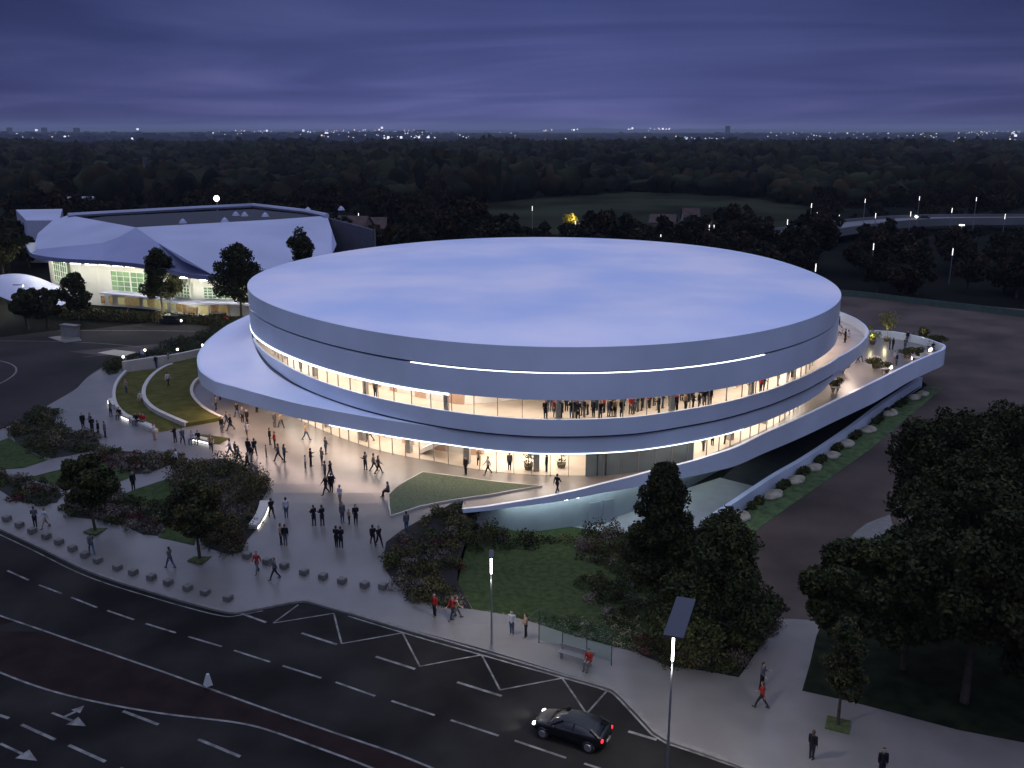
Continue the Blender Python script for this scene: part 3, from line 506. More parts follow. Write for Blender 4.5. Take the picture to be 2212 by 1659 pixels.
for dd,w in ((275.6,.06),(276.8,.06)):
    p=pol(dd,interp(GLO,dd)+.06,0); q=pol(dd,1,0); mb.obox(p,(q[0]-p[0],q[1]-p[1]),.1,.08,2.7,5.0)
p=pol(276.2,interp(GLO,276)+.06,0); q=pol(276.2,5,0); mb.obox(p,(-(q[1]-p[1]),q[0]-p[0]),.9,.1,5.0,5.1)
link('service_door',mb.mesh('service_door',M_dark),A)
link('lobby_mullions',mull('lobby_mullions',lambda d:interp(GLO,d),gz,lambda d:6.3,204,274,2.6),A)
link('side_mullions',mull('side_mullions',lambda d:interp(GLO,d),gz,lambda d:6.3 if d<322 else 8,290,348,2.6),A)
link('lobby_columns',mull('lobby_columns',lambda d:interp(GLO,d)-1.2,gz,lambda d:6.3,212,345,11,.55,.55),A)
LBW=[(195,-5.0),(215,-5.6),(240,-6.6),(256,-7.6),(262,-10.4),(275,-10.4),(288,-7.5),(300,-6.4),(345,-5.8)]
ringpart('lobby_back_wall',lambda d:[(interp(LBW,d),2.4),(interp(LBW,d),6.32),(interp(LBW,d)-.3,6.32),(interp(LBW,d)-.3,2.4)],195,350,M_cream,A)
ringpart('lobby_floor',lambda d:[(interp(GLO,d)-.1,TP(*pol(d,interp(GLO,d),0)[:2])+.02),(interp(LBW,d),TP(*pol(d,interp(LBW,d),0)[:2])+.02)],200,350,M_floor,A,closed=False)
ringpart('lobby_ceiling',lambda d:[(interp(GLO,d)-.2,6.32),(-11.2,6.32),(-11.2,6.45),(interp(GLO,d)-.2,6.45)],190,345,M_cream,A)
for a0,a1 in [(203,225),(225,250),(250,274),(290,318),(318,344)]:
    ringpart('lobby_ceiling_light',lambda d:[(interp(GLO,d)-.5,6.28),(interp(GLO,d)-.5,6.31),(interp(LBW,d)+.5,6.31),(interp(LBW,d)+.5,6.28)],a0+.3,a1-.3,M_warm,A)
for a0,a1 in [(336,349),(350,372)]:
    ringpart('terrace_soffit_fill',lambda d:[(u1(d)-1.6,7.86),(u1(d)-.5,7.86)],a0,a1,M_tsof,A,closed=False)  # unseen warm strips added below the balcony slab to brighten the terrace
ringpart('balcony_soffit_fill',lambda d:[(-1.5,10.87),(-.5,10.87)],336,384,M_bsof,A,closed=False)  # unseen strip added under the middle fascia to brighten the balcony floor
for d0 in range(206,346,7):
    if 268<d0<290: continue
    mb=MB(); sweep(mb,lambda d:[(interp(LBW,d)+.1,TP(*pol(d,-8,0)[:2])),(interp(LBW,d)+.1,5.6),(interp(LBW,d)-.02,5.6),(interp(LBW,d)-.02,2.4)],d0,d0+2.6,1.3)
    link('lobby_wall_panel',mb.mesh('lobby_wall_panel',mat('peach_panel',(.55,.36,.26),.6,var=.1,scale=.6)),A)
# white curved ramp seen inside the lobby
mb=MB(); V=[]
for i in range(13):
    t=i/12; d=247+9*t; z=2.6+3.0*t
    for o,zz in ((-5.2,z),(-5.2,z+.45),(-6.8,z+.45),(-6.8,z)): V.append(pol(d,o,zz))
mb.add(V,[(4*i+q,4*i+4+q,4*i+4+(q+1)%4,4*i+(q+1)%4) for i in range(12) for q in range(4)]+[(0,1,2,3),(48,51,50,49)])
link('lobby_ramp',mb.mesh('lobby_ramp',mat('white_plaster',(.8,.78,.74),.6,var=.03)),A)
# ---------------------------------------------------------------- deck / terrace
DK=D['DECK']
ZB=[(-4.5,2.0),(-.6,2.05),(4,2.0),(7.85,2.3),(11.8,2.6),(15.8,2.85),(24,2.85),(31,2.65),(42,2.3),(49,2.6),(60,2.7)]
edge=[(x,y) for x,y,z in DK]
def ztop(x,y): return TP(x,y)+.12+.9*S(2,14,x)
eo=smoothline(edge,2); V=[]
for i,(x,y) in enumerate(eo):
    a=Vector(eo[max(i-1,0)]); b=Vector(eo[min(i+1,len(eo)-1)]); d=(b-a).normalized(); q=Vector((-d.y,d.x))*.3
    zt=ztop(x,y); zb=interp(ZB,x)
    V+=[(x,y,zb),(x,y,zt),(x+q.x,y+q.y,zt),(x+q.x,y+q.y,zb)]
F=[(4*i+k,4*i+4+k,4*i+4+(k+1)%4,4*i+(k+1)%4) for i in range(len(eo)-1) for k in range(4)]+[(0,1,2,3)]
me=pmesh('terrace_fascia',V,F,M_panel,True); 
try: me.set_sharp_from_angle(angle=math.radians(35))
except Exception: pass
link('terrace_fascia',me,A)
ein=[(x,y) for x,y in eo[::2]]
under=ein+[(46,131),(38,118),(25,100),(10,86),(-2,80)]
link('deck_underside',sheetmesh('deck_underside',under,mat('deck_soffit',(.20,.21,.23),.7,var=.05),lambda x,y:interp(ZB,x)+.12,0,3),A)
# wall below the deck
wl=smoothline([(-4,74.2),(1,75.4),(5,76.6),(9,78.5),(13,82),(20,90),(30,102),(44,122)],2)
mb=MB(); V=[]
for x,y in wl: V+=[(x,y,-1.3),(x,y,interp(ZB,x)+.1)]
mb.add(V,[(2*i,2*i+2,2*i+3,2*i+1) for i in range(len(wl)-1)])
link('undercroft_wall',mb.mesh('undercroft_wall',mat('undercroft_metal',(.30,.35,.37),.4,var=.05,scale=.6)),A)
mb=MB()
for x,y in ((7.3,77.25),(8.6,77.9)): mb.obox((x,y),(1,.45),1.1,.08,-1,1.2)
link('undercroft_doors',mb.mesh('undercroft_doors',mat('door_metal',(.30,.35,.37),.5,var=0)),A)
mb=MB(); wl2=[(x-.35*0+.35,y-.55) for x,y in wl]
for i in range(len(wl2)-1):
    (x,y),(x2,y2)=wl2[i],wl2[i+1]
    if x<-1 or x>22: continue
    mb.obox(((x+x2)/2,(y+y2)/2),(x2-x,y2-y),math.hypot(x2-x,y2-y)*.9,.12,interp(ZB,x)-.06,interp(ZB,x))
link('undercroft_light',mb.mesh('undercroft_light',M_cool),A)
# ---------------------------------------------------------------- ground sheets
V=[];F=[];xs=[-9000,-3000,-1200,-600,-300,-200]+list(range(-150,151,5))+[200,300,600,1200,3000,9000]; ys=[-200,-50,0,20]+list(range(30,311,4))+[330,400,500,700,1200,2500,5000,12000]
for y in ys:
    for x in xs: V.append((x,y,T(x,y)-.30))
for j in range(len(ys)-1):
    for i in range(len(xs)-1): F.append((j*len(xs)+i,j*len(xs)+i+1,(j+1)*len(xs)+i+1,(j+1)*len(xs)+i))
link('ground',pmesh('ground',V,F,M_ground,True),kind='structure')
K=D['KERB']; PL=D['PLAZA_LEFT']; GE=D['GARDEN_EDGE']; PR=D['PATH_R']
# plaza: kerb (left->right), garden edge back, bed edge, deck edge, behind arena, left edge back
bedF=D['BED_F']; 
bed_plaza_side=bedF[:8]           # from the pavement corner up to the deck start
poly=K+GE[:-4][::-1][:-1]+bed_plaza_side+[(x-.12,y+.22) for x,y in eo[::3]]+[(40,140),(20,150),(-5,150),(-25,135)]+PL[::-1][:-1]
sheet('plaza',poly,M_conc,TP,0,2.,skirt=.3)
mb=MB(); strip(mb,smoothline(bed_plaza_side,1),.3,TP,-1.9,h=1.9); link('plaza_edge_wall',mb.mesh('plaza_edge_wall',M_conc),kind='structure')
sheet('side_path',PR,mat('path_paving',(.185,.17,.155),.5,var=.07,scale=.35,bump=.05,spec=.3),T,-.012,2.)
mb=MB(); strip(mb,smoothline(K,1),.32,T,.006,h=.004); link('kerb',mb.mesh('kerb',M_kerb),kind='structure')
mb=MB(); strip(mb,smoothline(PL,1),.32,T,.006,h=.004); link('left_kerb',mb.mesh('left_kerb',M_kerb),kind='structure')
road=K+[(60,30),(60,15),(-90,15),(-90,95)]
sheet('road',[(-70,78)]+K+[(45,20),(-70,20)],M_asph,T,-.13,2.)
sheet('left_road',D['ROAD_L'],mat('side_road_asphalt',(.021,.018,.017),.8,var=.3,scale=.08,bump=.1,spec=.15),T,-.125,2.5)
sheet('median_paving',smoothline(D['LINE1'],1)+smoothline(D['LINE2'],1)[::-1],M_red,T,-.124,2.)
yard=D['RAMPWALL'][:9]
sheet('service_yard',[(12,60)]+[(17.2,74.5),(22,81),(28,88.2),(35,97.2),(45,109.5),(57,124.5),(60,150),(65,200),(110,175),(150,130),(120,60),(60,62),(30,58.5),(20,60)],M_yard,T,.0,4.)
sheet('service_court',[(-2,73.6),(4,74.6),(11,73.0),(17.6,77.2),(24.6,86),(21,89),(13,83),(9,79.5),(0,77)],mat('court_concrete',(.30,.31,.31),.6,var=.06,scale=.5),T,.01,2.)
sheet('under_deck_lane',[(17.9,77.6),(35,98.6),(49,115),(56,124),(45,124),(30,103),(21.2,89),(24.6,86)],mat('shaded_lane',(.03,.034,.038),.9,var=.1,spec=.1),T,.0,2.)  # lane floor coloured near black to paint in the shade of the recess
sheet('pale_patch',D['PALEPATCH'],M_kerb,T,.03,2.)
# lawns and beds
sheet('garden_lawn',D['LAWN_GARDEN'],M_lawn,T,.10,1.)
sheet('grove_grass',PR[9:20]+[(62,PR[19][1]-4),(60,62),(34,64),(27,66)],mat('grove_green',(.014,.020,.009),.95,var=.3,scale=.8,bump=.3,spec=.1),T,.02,2.)
sheet('lower_slope_lawn',D['LAWN_OUT'],M_lawn2,TP,.05,1.5)
def tpin(x,y): return TP(x,y)+.35
sheet('upper_slope_lawn',D['LAWN_IN'],M_lawn2,tpin,.05,1.5,skirt=.4)
sheet('left_lawn',D['LAWN_A'],M_lawn,TP,.04,2.); sheet('middle_lawn',D['LAWN_B'],M_lawn,TP,.04,2.); sheet('near_lawn',D['LAWN_C'],M_lawn,TP,.04,2.)
def soil(name,poly,fn=TP): return sheetmesh(name,poly,M_soil,fn,.035,2.)
# low curved walls around the lawns
def lowwall(name,line,w,h,fn,label,m=M_kerb,off=0):
    mb=MB(); strip(mb,smoothline(line,2),w,fn,off,h=h)
    return link(name,mb.mesh(name,m),label=label,cat='low wall')
M_wallw=mat('white_concrete',(.46,.43,.38),.7,var=.06,scale=1)
lowwall('lawn_wall',D['ARC_OUT'],.35,.35,TP,'outermost low curved white wall edging the lower lawn beside the left path',M_wallw)
lowwall('lawn_wall',D['ARC_MID'],.45,.5,TP,'low curved white wall between the lower and the upper sloping lawn',M_wallw)
lowwall('lawn_wall',D['ARC_IN'],.35,.45,TP,'short curved white wall edging the upper lawn next to the canopy',M_wallw)
lowwall('lawn_edging',D['LAWNEDGE'],.25,.12,T,'short pale stone edging between the rounded shrub bed and garden lawn')
lowwall('boundary_wall',D['WALL_TOP'],.5,1.4,TP,'long pale wall behind the sloping lawns running to the canopy',M_wallw)
rw=sorted(D['RAMPWALL'],key=lambda p:p[0]); 
rwl=[(18.0,77.4),(20.04,79.92),(23.37,84.11),(26.16,87.53),(28.97,90.57),(32.13,94.34),(35.64,98.71),(39.9,104.1),(44.9,110.9),(48.91,115.84),(51.87,119.57),(56.13,124.71)]
lowwall('ramp_wall',rwl,.5,1.05,T,'long straight pale ramp wall beneath the terrace, behind the boulders',M_panel)
# grass verge in front of the ramp wall (stuff)
sheet('verge_grass',[(16.5,73.5),(18.6,76.2),(23.9,83.2),(36.2,98.0),(49.4,115.2),(57,124),(58.4,122.8),(51.8,114.1),(39.2,97.5),(30.2,86.7),(24.6,80),(19,73)],mat('verge_green',(.07,.115,.035),.9,var=.25,scale=1.5,bump=.4),T,.03,1.5,kind='stuff',label='strip of short green grass beside the boulders and the ramp wall',cat='grass')
# planter triangle with a fine grid
m=mat('planter_green',(.068,.098,.050),.9,var=.2,scale=6,bump=.6)
pt=thing('planter','wedge shaped low planter of fine green ground cover pointing along the plaza','planter')
link('planting',sheetmesh('planting',D['PLANTER'],m,lambda x,y:TP(x,y)+.12,0,1.),pt)
mb=MB(); strip(mb,[*D['PLANTER'],D['PLANTER'][0]],.14,TP,0,h=.14); link('rim',mb.mesh('rim',M_wallw),pt)
# ---------------------------------------------------------------- road markings
mb=MB()
rf=lambda x,y:T(x,y)
for i,(a,b) in enumerate(D['DASH']): strip(mb,[a,((a[0]+b[0])/2,(a[1]+b[1])/2),b],.16 if i<13 else .2,rf,-.112)
zg=D['ZIG']
for i,(a,b) in enumerate(zip(zg,zg[1:])): strip(mb,subdiv([a,b],1.5,False),.12,rf,-.110+.002*(i%2))
strip(mb,smoothline(D['EDGE'][1:],1),.14,rf,-.106)
strip(mb,smoothline(D['LINE1'],2),.15,rf,-.112); strip(mb,smoothline(D['LINE2'],2),.15,rf,-.112)
strip(mb,smoothline([(x-.3,y-.45) for x,y in K[:16]],1),.10,rf,-.112)
for a,b in D['ARROWS']:
    a=Vector(a);b=Vector(b);d=(b-a).normalized();q=Vector((-d.y,d.x)); z=-.112
    def pt3(s_,t_): p=a+d*s_+q*t_; return (p.x,p.y,z)
    Lh=(b-a).length
    mb.add([pt3(0,-.08),pt3(Lh*.62,-.08),pt3(Lh*.62,.08),pt3(0,.08)],[(0,1,2,3)]); mb.add([pt3(Lh*.6,-.42),pt3(Lh,0),pt3(Lh*.6,.42)],[(0,1,2)])
a=Vector(D['ARROWS'][0][0]);b=Vector(D['ARROWS'][0][1]);d=(b-a).normalized();q=Vector((-d.y,d.x))
def pt3(s_,t_): p=a+d*s_+q*t_; return (p.x,p.y,-.108)
mb.add([pt3(.9,.08),pt3(1.1,.08),pt3(1.25,.75),pt3(1.05,.75)],[(0,1,2,3)]); mb.add([pt3(.75,.7),pt3(1.5,.7),pt3(1.1,1.35)],[(0,1,2)])
link('road_markings',mb.mesh('road_markings',M_mark),kind='structure')
# left road: island patches, crossing patch, ring line
sheet('traffic_island',D['PATCH'],M_conc,T,-.02,2.); sheet('crossing_patch',D['PATCH2'],M_conc,T,-.10,2.)
mb=MB()
rc=(-78,113); 
strip(mb,[(rc[0]+14.5*math.cos(t/30*PI-.6),rc[1]+14.5*math.sin(t/30*PI-.6)) for t in range(0,36)],.22,T,-.10)
strip(mb,smoothline([(-95,140),(-75,141),(-62,139),(-50,133),(-44,128)],2),.18,T,-.10)
strip(mb,smoothline([(-74,150),(-60,150),(-48,149),(-38,146)],2),.3,T,-.10)
strip(mb,smoothline([(-60,128),(-50,133),(-42,138),(-34,142)],2),.15,T,-.10)
link('left_road_markings',mb.mesh('left_road_markings',mat('worn_paint',(.16,.14,.13),.7,var=.2,scale=2)),kind='structure')
sheet('red_lane',[(-64,132),(-50,140),(-36,147),(-34,143.5),(-46,136.5),(-58,129)],mat('red_lane_paving',(.045,.024,.023),.8,var=.2,scale=.4),T,-.115,3.)
# ---------------------------------------------------------------- foliage
def leafmesh(name,blobs,n,size,mats,wt=None,flat=.0,seed=0,down=.0,mix=.35,extra=None):
    """blobs: (x,y,z,rx,ry,rz[,mi]); leaves are small quads scattered through the outer part of each blob"""
    g=np.random.default_rng(seed); B=np.array([b[:6] for b in blobs],float); mi0=np.array([b[6] if len(b)>6 else 0 for b in blobs])
    vol=(B[:,3]*B[:,4]*B[:,5])**(2/3); pr=vol/vol.sum(); k=g.choice(len(B),n,p=pr)
    d=g.normal(size=(n,3)); d/=np.linalg.norm(d,axis=1)[:,None]; rr=1-mix*g.random(n)**1.5; rr*=1+.10*g.normal(size=n)
    c=B[k,:3]+d*B[k,3:6]*rr[:,None]
    nrm=d*.6+g.normal(size=(n,3))*.8; nrm/=np.linalg.norm(nrm,axis=1)[:,None]
    t=np.cross(nrm,g.normal(size=(n,3))); t/=np.linalg.norm(t,axis=1)[:,None]; b=np.cross(nrm,t)
    s=size*(.55+.9*g.random(n))[:,None]
    v=np.stack([c-t*s-b*s*.25,c+b*s*.6,c+t*s+b*s*.1,c-b*s*.6],1).reshape(-1,3)
    me=bpy.data.meshes.new(name); me.vertices.add(4*n); me.vertices.foreach_set('co',v.ravel())
    me.loops.add(4*n); me.loops.foreach_set('vertex_index',np.arange(4*n)); me.polygons.add(n); me.polygons.foreach_set('loop_start',np.arange(n)*4); me.polygons.foreach_set('loop_total',np.full(n,4))
    for m_ in mats: me.materials.append(m_)
    idx=mi0[k]; 
    if extra is not None: idx=np.where(g.random(n)<extra,(idx+1)%len(mats),idx)
    me.polygons.foreach_set('material_index',idx.astype(np.int32)); me.update(calc_edges=True); return me
def crown_blobs(h,w,shape,g,nb):
    o=[]; 
    for i in range(nb):
        t=g.random()
        if shape=='cone': prof=(1-t)**.75*.95+.14; z=h*(.20+.76*t)
        elif shape=='oval': prof=math.sin(PI*min(.97,(.12+t*.86)))**.7; z=h*(.30+.63*t)
        else: prof=math.sqrt(max(.05,1-(2*t-.9)**2*.8)); z=h*(.34+.58*t)
        a=g.random()*2*PI; r=w/2*prof*(.25+.72*g.random()**.7); br=w*(.075+.10*g.random())*(.6+.5*prof)
        o.append((r*math.cos(a),r*math.sin(a),z,br,br,br*(.75+.4*g.random()),int(g.random()<.3)))
    if shape!='round': o.append((0,0,h*.90,w*.19,w*.19,h*.09,0)); o.append((w*.08,0,h*.80,w*.24,w*.24,h*.10,0))
    o.append((0,0,h*.55,w*(.22 if shape=='cone' else .31),w*(.22 if shape=='cone' else .31),h*.24,0)); return o
def trunkmesh(name,h,w,r,g,hf=.45):
    mb=MB(); pts=[(0,0,-.2),(g.normal()*.05,g.normal()*.05,h*.2),(g.normal()*.12,g.normal()*.12,h*hf),(g.normal()*.2,g.normal()*.2,h*.75)]
    mb.tube(pts,[r*1.3,r,r*.75,r*.3],8)
    for i in range(6):
        a=2*PI*i/6+g.random(); z0=h*(.28+.35*g.random()); l=w*.33
        mb.tube([(0,0,z0),(math.cos(a)*l*.5,math.sin(a)*l*.5,z0+h*.07),(math.cos(a)*l,math.sin(a)*l,z0+h*.16)],[r*.42,r*.28,r*.1],5)
    return mb.mesh(name,M_bark)
TREEM={}
def treemeshes(key,h,w,shape,nl,ls,nb,seed,mats):
    if key not in TREEM:
        g=np.random.default_rng(seed); TREEM[key]=(trunkmesh('trunk',h,w,max(.09,w*.026),g),leafmesh('crown',crown_blobs(h,w,shape,g,nb),nl,ls,mats,seed=seed,extra=.2))
    return TREEM[key]
def plant_tree(key,x,y,z,h,w,shape,nl,ls,nb,seed,mats,label,name='tree',group=None,rz=0,scale=None,cat='tree'):
    a,b=treemeshes(key,h,w,shape,nl,ls,nb,seed,mats); t=thing(name,label,cat,(x,y,z-.05),rz,group,scale)
    link('trunk',a,t); link('crown',b,t); return t
GD=[M_leafs[0],M_leafs[1]]; OL=[M_leafs[1],M_leafs[2]]
M_vd=[mat('leaf_blackgreen',(.028,.031,.010),.8,var=.3,scale=1.5,spec=.2),mat('leaf_deepgreen',(.044,.046,.014),.8,var=.3,scale=1.5,spec=.2)]
TD=D['TREES']
TD['hall_d']=(-46.1,157.5,1.2,13.6,8.3); TD['hall_e']=(-32.1,143,1.3,17.5,5.6)
def tt(k,shape,nl,ls,nb,seed,mats,label,sc=1,**kw):
    x,y,z,h,w=TD[k]; return plant_tree(k,x,y,z,h*sc,w*sc,shape,nl,ls,nb,seed,mats,label,**kw)
tt('hall_c','oval',12000,.2,46,1,M_vd,'dark oval tree with bare trunk centred before the lit hall facade')
tt('hall_b','oval',9000,.18,40,2,M_vd,'slim dark tree left of the hall green glazed bay, beside the bushes')
tt('hall_d','oval',14000,.2,50,3,M_vd,'wide dark tree right of the hall, next to the arena roof edge')
tt('hall_e','oval',12000,.2,44,4,M_vd,'dark tree top rising behind the arena roof before the white hall roof')
tt('left_mass1','round',6000,.2,20,5,M_vd,'rounded dark bushy tree nearest the tall lamp at far left',sc=1)
tt('left_mass2','round',6000,.2,20,6,M_vd,'rounded dark bushy tree between the far left lamp and the slim tree')
tt('left_far','round',12000,.28,30,7,M_vd,'big black tree cut by the left picture edge beside the hall')
tt('garden_a','round',11000,.13,30,8,GD,'small leafy tree standing in the leftmost garden beds by the pavement')
tt('garden_b','oval',12000,.13,30,9,[M_leafs[0],M_leafs[2]],'slim tree on the pavement edge before the big olive shrub bed')
tt('bigA','cone',44000,.125,85,10,M_vd,'tall dark pointed tree rising in front of the deck and the teal wall')
tt('bigB','cone',44000,.125,80,11,GD,'broad dark tree right of the pointed tree, behind the second street lamp',sc=1)
tt('st','oval',7000,.12,22,12,[M_leafs[0],M_leafs[2]],'young street tree in a square grass pit on the right pavement')
rl={'r1':'mid green tree at the left end of the right hand grove beside the path','r2':'big tree with pale visible trunk in the right hand grove','r3':'tall tree at the back left of the right hand grove near the yard',
'r4':'tallest black tree crown at the top right of the grove','r5':'rounded tree between the path side tree and the pale trunk tree','r6':'wide dark tree cut by the right picture edge','r7':'dark tree in the middle of the right hand grove','r8':'low dark tree at the bottom right corner of the grove'}
for i,k in enumerate(rl): tt(k,'round',36000 if k!='r1' else 26000,.145,62,20+i,M_vd if k not in('r1','r5') else GD,rl[k],sc=1.08 if k!='r1' else 1)
# square tree pits
for (x,y,lab) in [(TD['st'][0],TD['st'][1],'square grassy tree pit around the young tree on the right pavement'),(TD['garden_b'][0],TD['garden_b'][1],'small grassy tree pit at the foot of the slim pavement tree'),(TD['garden_a'][0],TD['garden_a'][1],'small tree pit at the foot of the leftmost garden tree')]:
    mb=MB(); z=TP(x,y); mb.obox((x,y),(1,-.45),1.3,1.3,z-.05,z+.06); o=mb.mesh('tree_pit',mat('pit_grass',(.06,.08,.02),.9,var=.2,scale=4)); link('tree_pit',o,label=lab,cat='tree pit')
# planting beds (stuff)
def bed(name,poly,dens,hh,label,fn=TP,seed=0,mixw=(.24,.24,.26,.20,.06),ls=.085,per=190,rad=.72):
    g=np.random.default_rng(seed); xs=[p[0] for p in poly]; ys=[p[1] for p in poly]; ar=abs(sum(a[0]*b[1]-b[0]*a[1] for a,b in zip(poly,poly[1:]+poly[:1])))/2
    nb=int(ar*dens*1.5); bl=[]
    while len(bl)<nb:
        x=g.uniform(min(xs),max(xs)); y=g.uniform(min(ys),max(ys))
        if not inside((x,y),poly): continue
        r=rad*(.5+.8*g.random()); h=hh*(.35+.9*g.random())*(.6+.4*math.sin(x*.7+seed)*math.cos(y*.6))
        h=max(h,.25); bl.append((x,y,fn(x,y)+h*.35,r,r,h*.75,int(g.choice(5,p=mixw))))
    me=leafmesh(name,bl,len(bl)*per,ls,M_leafs,seed=seed,mix=.5)
    bm=bmesh.new(); bm.from_mesh(me); k=len(bm.faces)
    s_=sheetmesh('soil',poly,M_soil,fn,.035,2.)
    bm.from_mesh(s_); bm.faces.ensure_lookup_table(); me.materials.append(M_soil)
    for f in bm.faces[k:]: f.material_index=5
    bm.to_mesh(me); bm.free(); bpy.data.meshes.remove(s_)
    return link(name,me,kind='stuff',label=label,cat='planting')
def bedfn(x,y): return max(T(x,y),TP(x,y)*(1-S(-6.5,-.5,x)) + T(x,y)*S(-6.5,-.5,x))
bed('shrub_bed',D['BED_F'],.95,1.1,'rounded bed of mixed shrubs and grasses between plaza and garden lawn',bedfn,1)
bed('shrub_bed',[(-4.5,70.2),(-3.2,71.9),(0,73.3),(5,75.0),(9,76.2),(9.6,74.6),(5,73.0),(0,71.4),(-3,69.2)],1.2,1.7,'low dark shrubs along the foot of the deck wall',T,2,(.7,.2,.05,.05,0))
bed('shrub_bed',D['BED_G'],.9,1.3,'dense mixed shrubs under the two big trees beside the garden lawn',T,3,(.5,.25,.1,.12,.03))
bed('shrub_bed',D['BED_G2'],1.2,.8,'pale flowering grasses at the pavement corner beside the right path',T,4,(.2,.25,.1,.43,.02))
bed('shrub_bed',D['BED_A'],.8,1.3,'upper left bed of dark rounded bushes beside the road kerb',TP,5,(.5,.28,.1,.1,.02))
bed('shrub_bed',D['BED_B'],1.1,.8,'long narrow bed of red and plum grasses north of the garden path',TP,6,(.2,.16,.12,.36,.16))
bed('shrub_bed',D['BED_C'],.75,1.7,'large olive and reddish shrub bed facing the curved light bench',TP,7,(.28,.26,.26,.14,.06),rad=.85,per=170)
bed('shrub_bed',D['BED_D'],1.0,.9,'wide bed of purple grasses along the left pavement edge',TP,8,(.26,.2,.1,.38,.06))
bed('shrub_bed',D['BED_E'],1.0,.9,'bed of red flowering shrubs at the far left above the concrete blocks',TP,9,(.28,.2,.12,.22,.18))
bed('hedge',D['SHRUB_L1'],1.2,1.1,'small rounded hedge clump at the corner of the left path',TP,10,(.6,.3,.1,0,0))
bed('hedge',D['SHRUB_L2'],1.2,.7,'thin reddish hedge behind the pale boundary wall corner',TP,11,(.3,.2,.1,.2,.2))
bed('hedge',D['SHRUB_L3'],.6,1.6,'long dark hedge and bushes between the side road and the canopy',T,12,(.7,.25,.05,0,0),rad=1.0)
# wild flowers on the garden lawn near the pavement
bl=[]
g=np.random.default_rng(5)
LG=D['LAWN_GARDEN']
while len(bl)<170:
    x=g.uniform(-4,9); y=g.uniform(53,60)
    if inside((x,y),LG) and g.random()<max(.05,1-(y-(56.6-.42*x))/2.2): bl.append((x,y,T(x,y)+.2,.25,.25,.3,int(g.random()<.5)))
link('meadow_flowers',leafmesh('meadow_flowers',bl,5200,.06,[M_leafs[1],mat('pale_flower',(.22,.22,.14),.9,var=.2)],seed=3),kind='stuff',label='loose pale wild flowers along the pavement edge of the garden lawn',cat='flowers')
# hedge and bushes before the hall
bl=[(x,158.5+.6*math.sin(x)+(-.42)*(x+62)*.6,1.6,1.3,1.0,1.2,int(abs(x)%3<1)) for x in np.arange(-86,-42,.9)]
link('hall_hedge',leafmesh('hall_hedge',bl,11000,.16,[M_leafs[1],mat('hedge_orange',(.09,.05,.015),.9,var=.3)],seed=4),kind='stuff',label='low green and orange hedge along the road before the hall',cat='hedge')
# ---------------------------------------------------------------- boulders
for i,(x,y) in enumerate([(q[0]+.75,q[1]-.6) for q in D['BOULDERS']]+[(54.3,119.6)]):
    g=np.random.default_rng(50+i); mb=MB(); mb.sphere((0,0,.16),.84,14,9,sc=(1.4+.3*g.random(),.95,.40+.1*g.random()))
    mb.v=[(a*(1+.12*math.sin(3*b+i)),b*(1+.1*math.sin(4*a+i)),max(-.1,c*(1+.15*math.sin(2.5*a+2*b+i)))) for a,b,c in mb.v]
    ord_=['nearest','second','third','fourth','fifth','sixth','seventh','eighth','ninth','tenth','farthest'][i]
    link('boulder',mb.mesh('boulder',M_stone,True),None,(x,y,T(x,y)),.88,f'pale rounded boulder, {ord_} from the street in the row along the ramp wall','boulder','boulders along the ramp wall')
bo=[(q[0]+.9,q[1]-.75) for q in D['BOULDERS']]; bl=[]
for (x,y),(x2,y2) in zip(bo,bo[1:]):
    for t in (.42,.62): bl.append((x+(x2-x)*t-.4,y+(y2-y)*t+.3,T(x,y)+.3,.5,.5,.45,0))
link('verge_shrubs',leafmesh('verge_shrubs',bl,5200,.12,[M_leafs[1],M_leafs[0]],seed=9),kind='stuff',label='small leafy clumps growing between the boulders',cat='shrubs')
# ---------------------------------------------------------------- concrete cubes
M_cube=mat('block_concrete',(.13,.125,.115),.75,var=.12,scale=3,bump=.2)
def cube(x,y,lab,grp,k=1.):
    mb=MB(); s_=.27*k; c_=.05
    V=[]; 
    for z,q in ((0,s_),(.35*k,s_),(.4*k,s_-c_)):
        for a,b in ((-1,-1),(1,-1),(1,1),(-1,1)): V.append((a*q,b*q,z))
    mb.add(V,[(3,2,1,0),(8,9,10,11)]+[(r*4+i,r*4+(i+1)%4,r*4+4+(i+1)%4,r*4+4+i) for r in (0,1) for i in range(4)])
    if 'c' not in CM: CM['c']=mb.mesh('concrete_block',M_cube)
    return link('concrete_block',CM['c'],None,(x,y,TP(x,y)),-.5+.1*math.sin(x*3),lab,'concrete block',grp)
CM={}
ORD=['first','second','third','fourth','fifth','sixth','seventh','eighth','ninth','tenth','eleventh','twelfth','thirteenth','fourteenth','fifteenth','sixteenth','seventeenth','eighteenth','nineteenth','twentieth','twenty-first','twenty-second','twenty-third','twenty-fourth','twenty-fifth']
for i,(x,y) in enumerate(D['CUBES1']): cube(x,y,f'{ORD[i]} concrete seat block from the left along the curved street kerb','concrete blocks along the street kerb')
for i,(x,y) in enumerate(D['CUBES2']): cube(x,y,f'{ORD[i]} concrete block from the left in the row across the plaza mouth','concrete blocks across the plaza mouth')
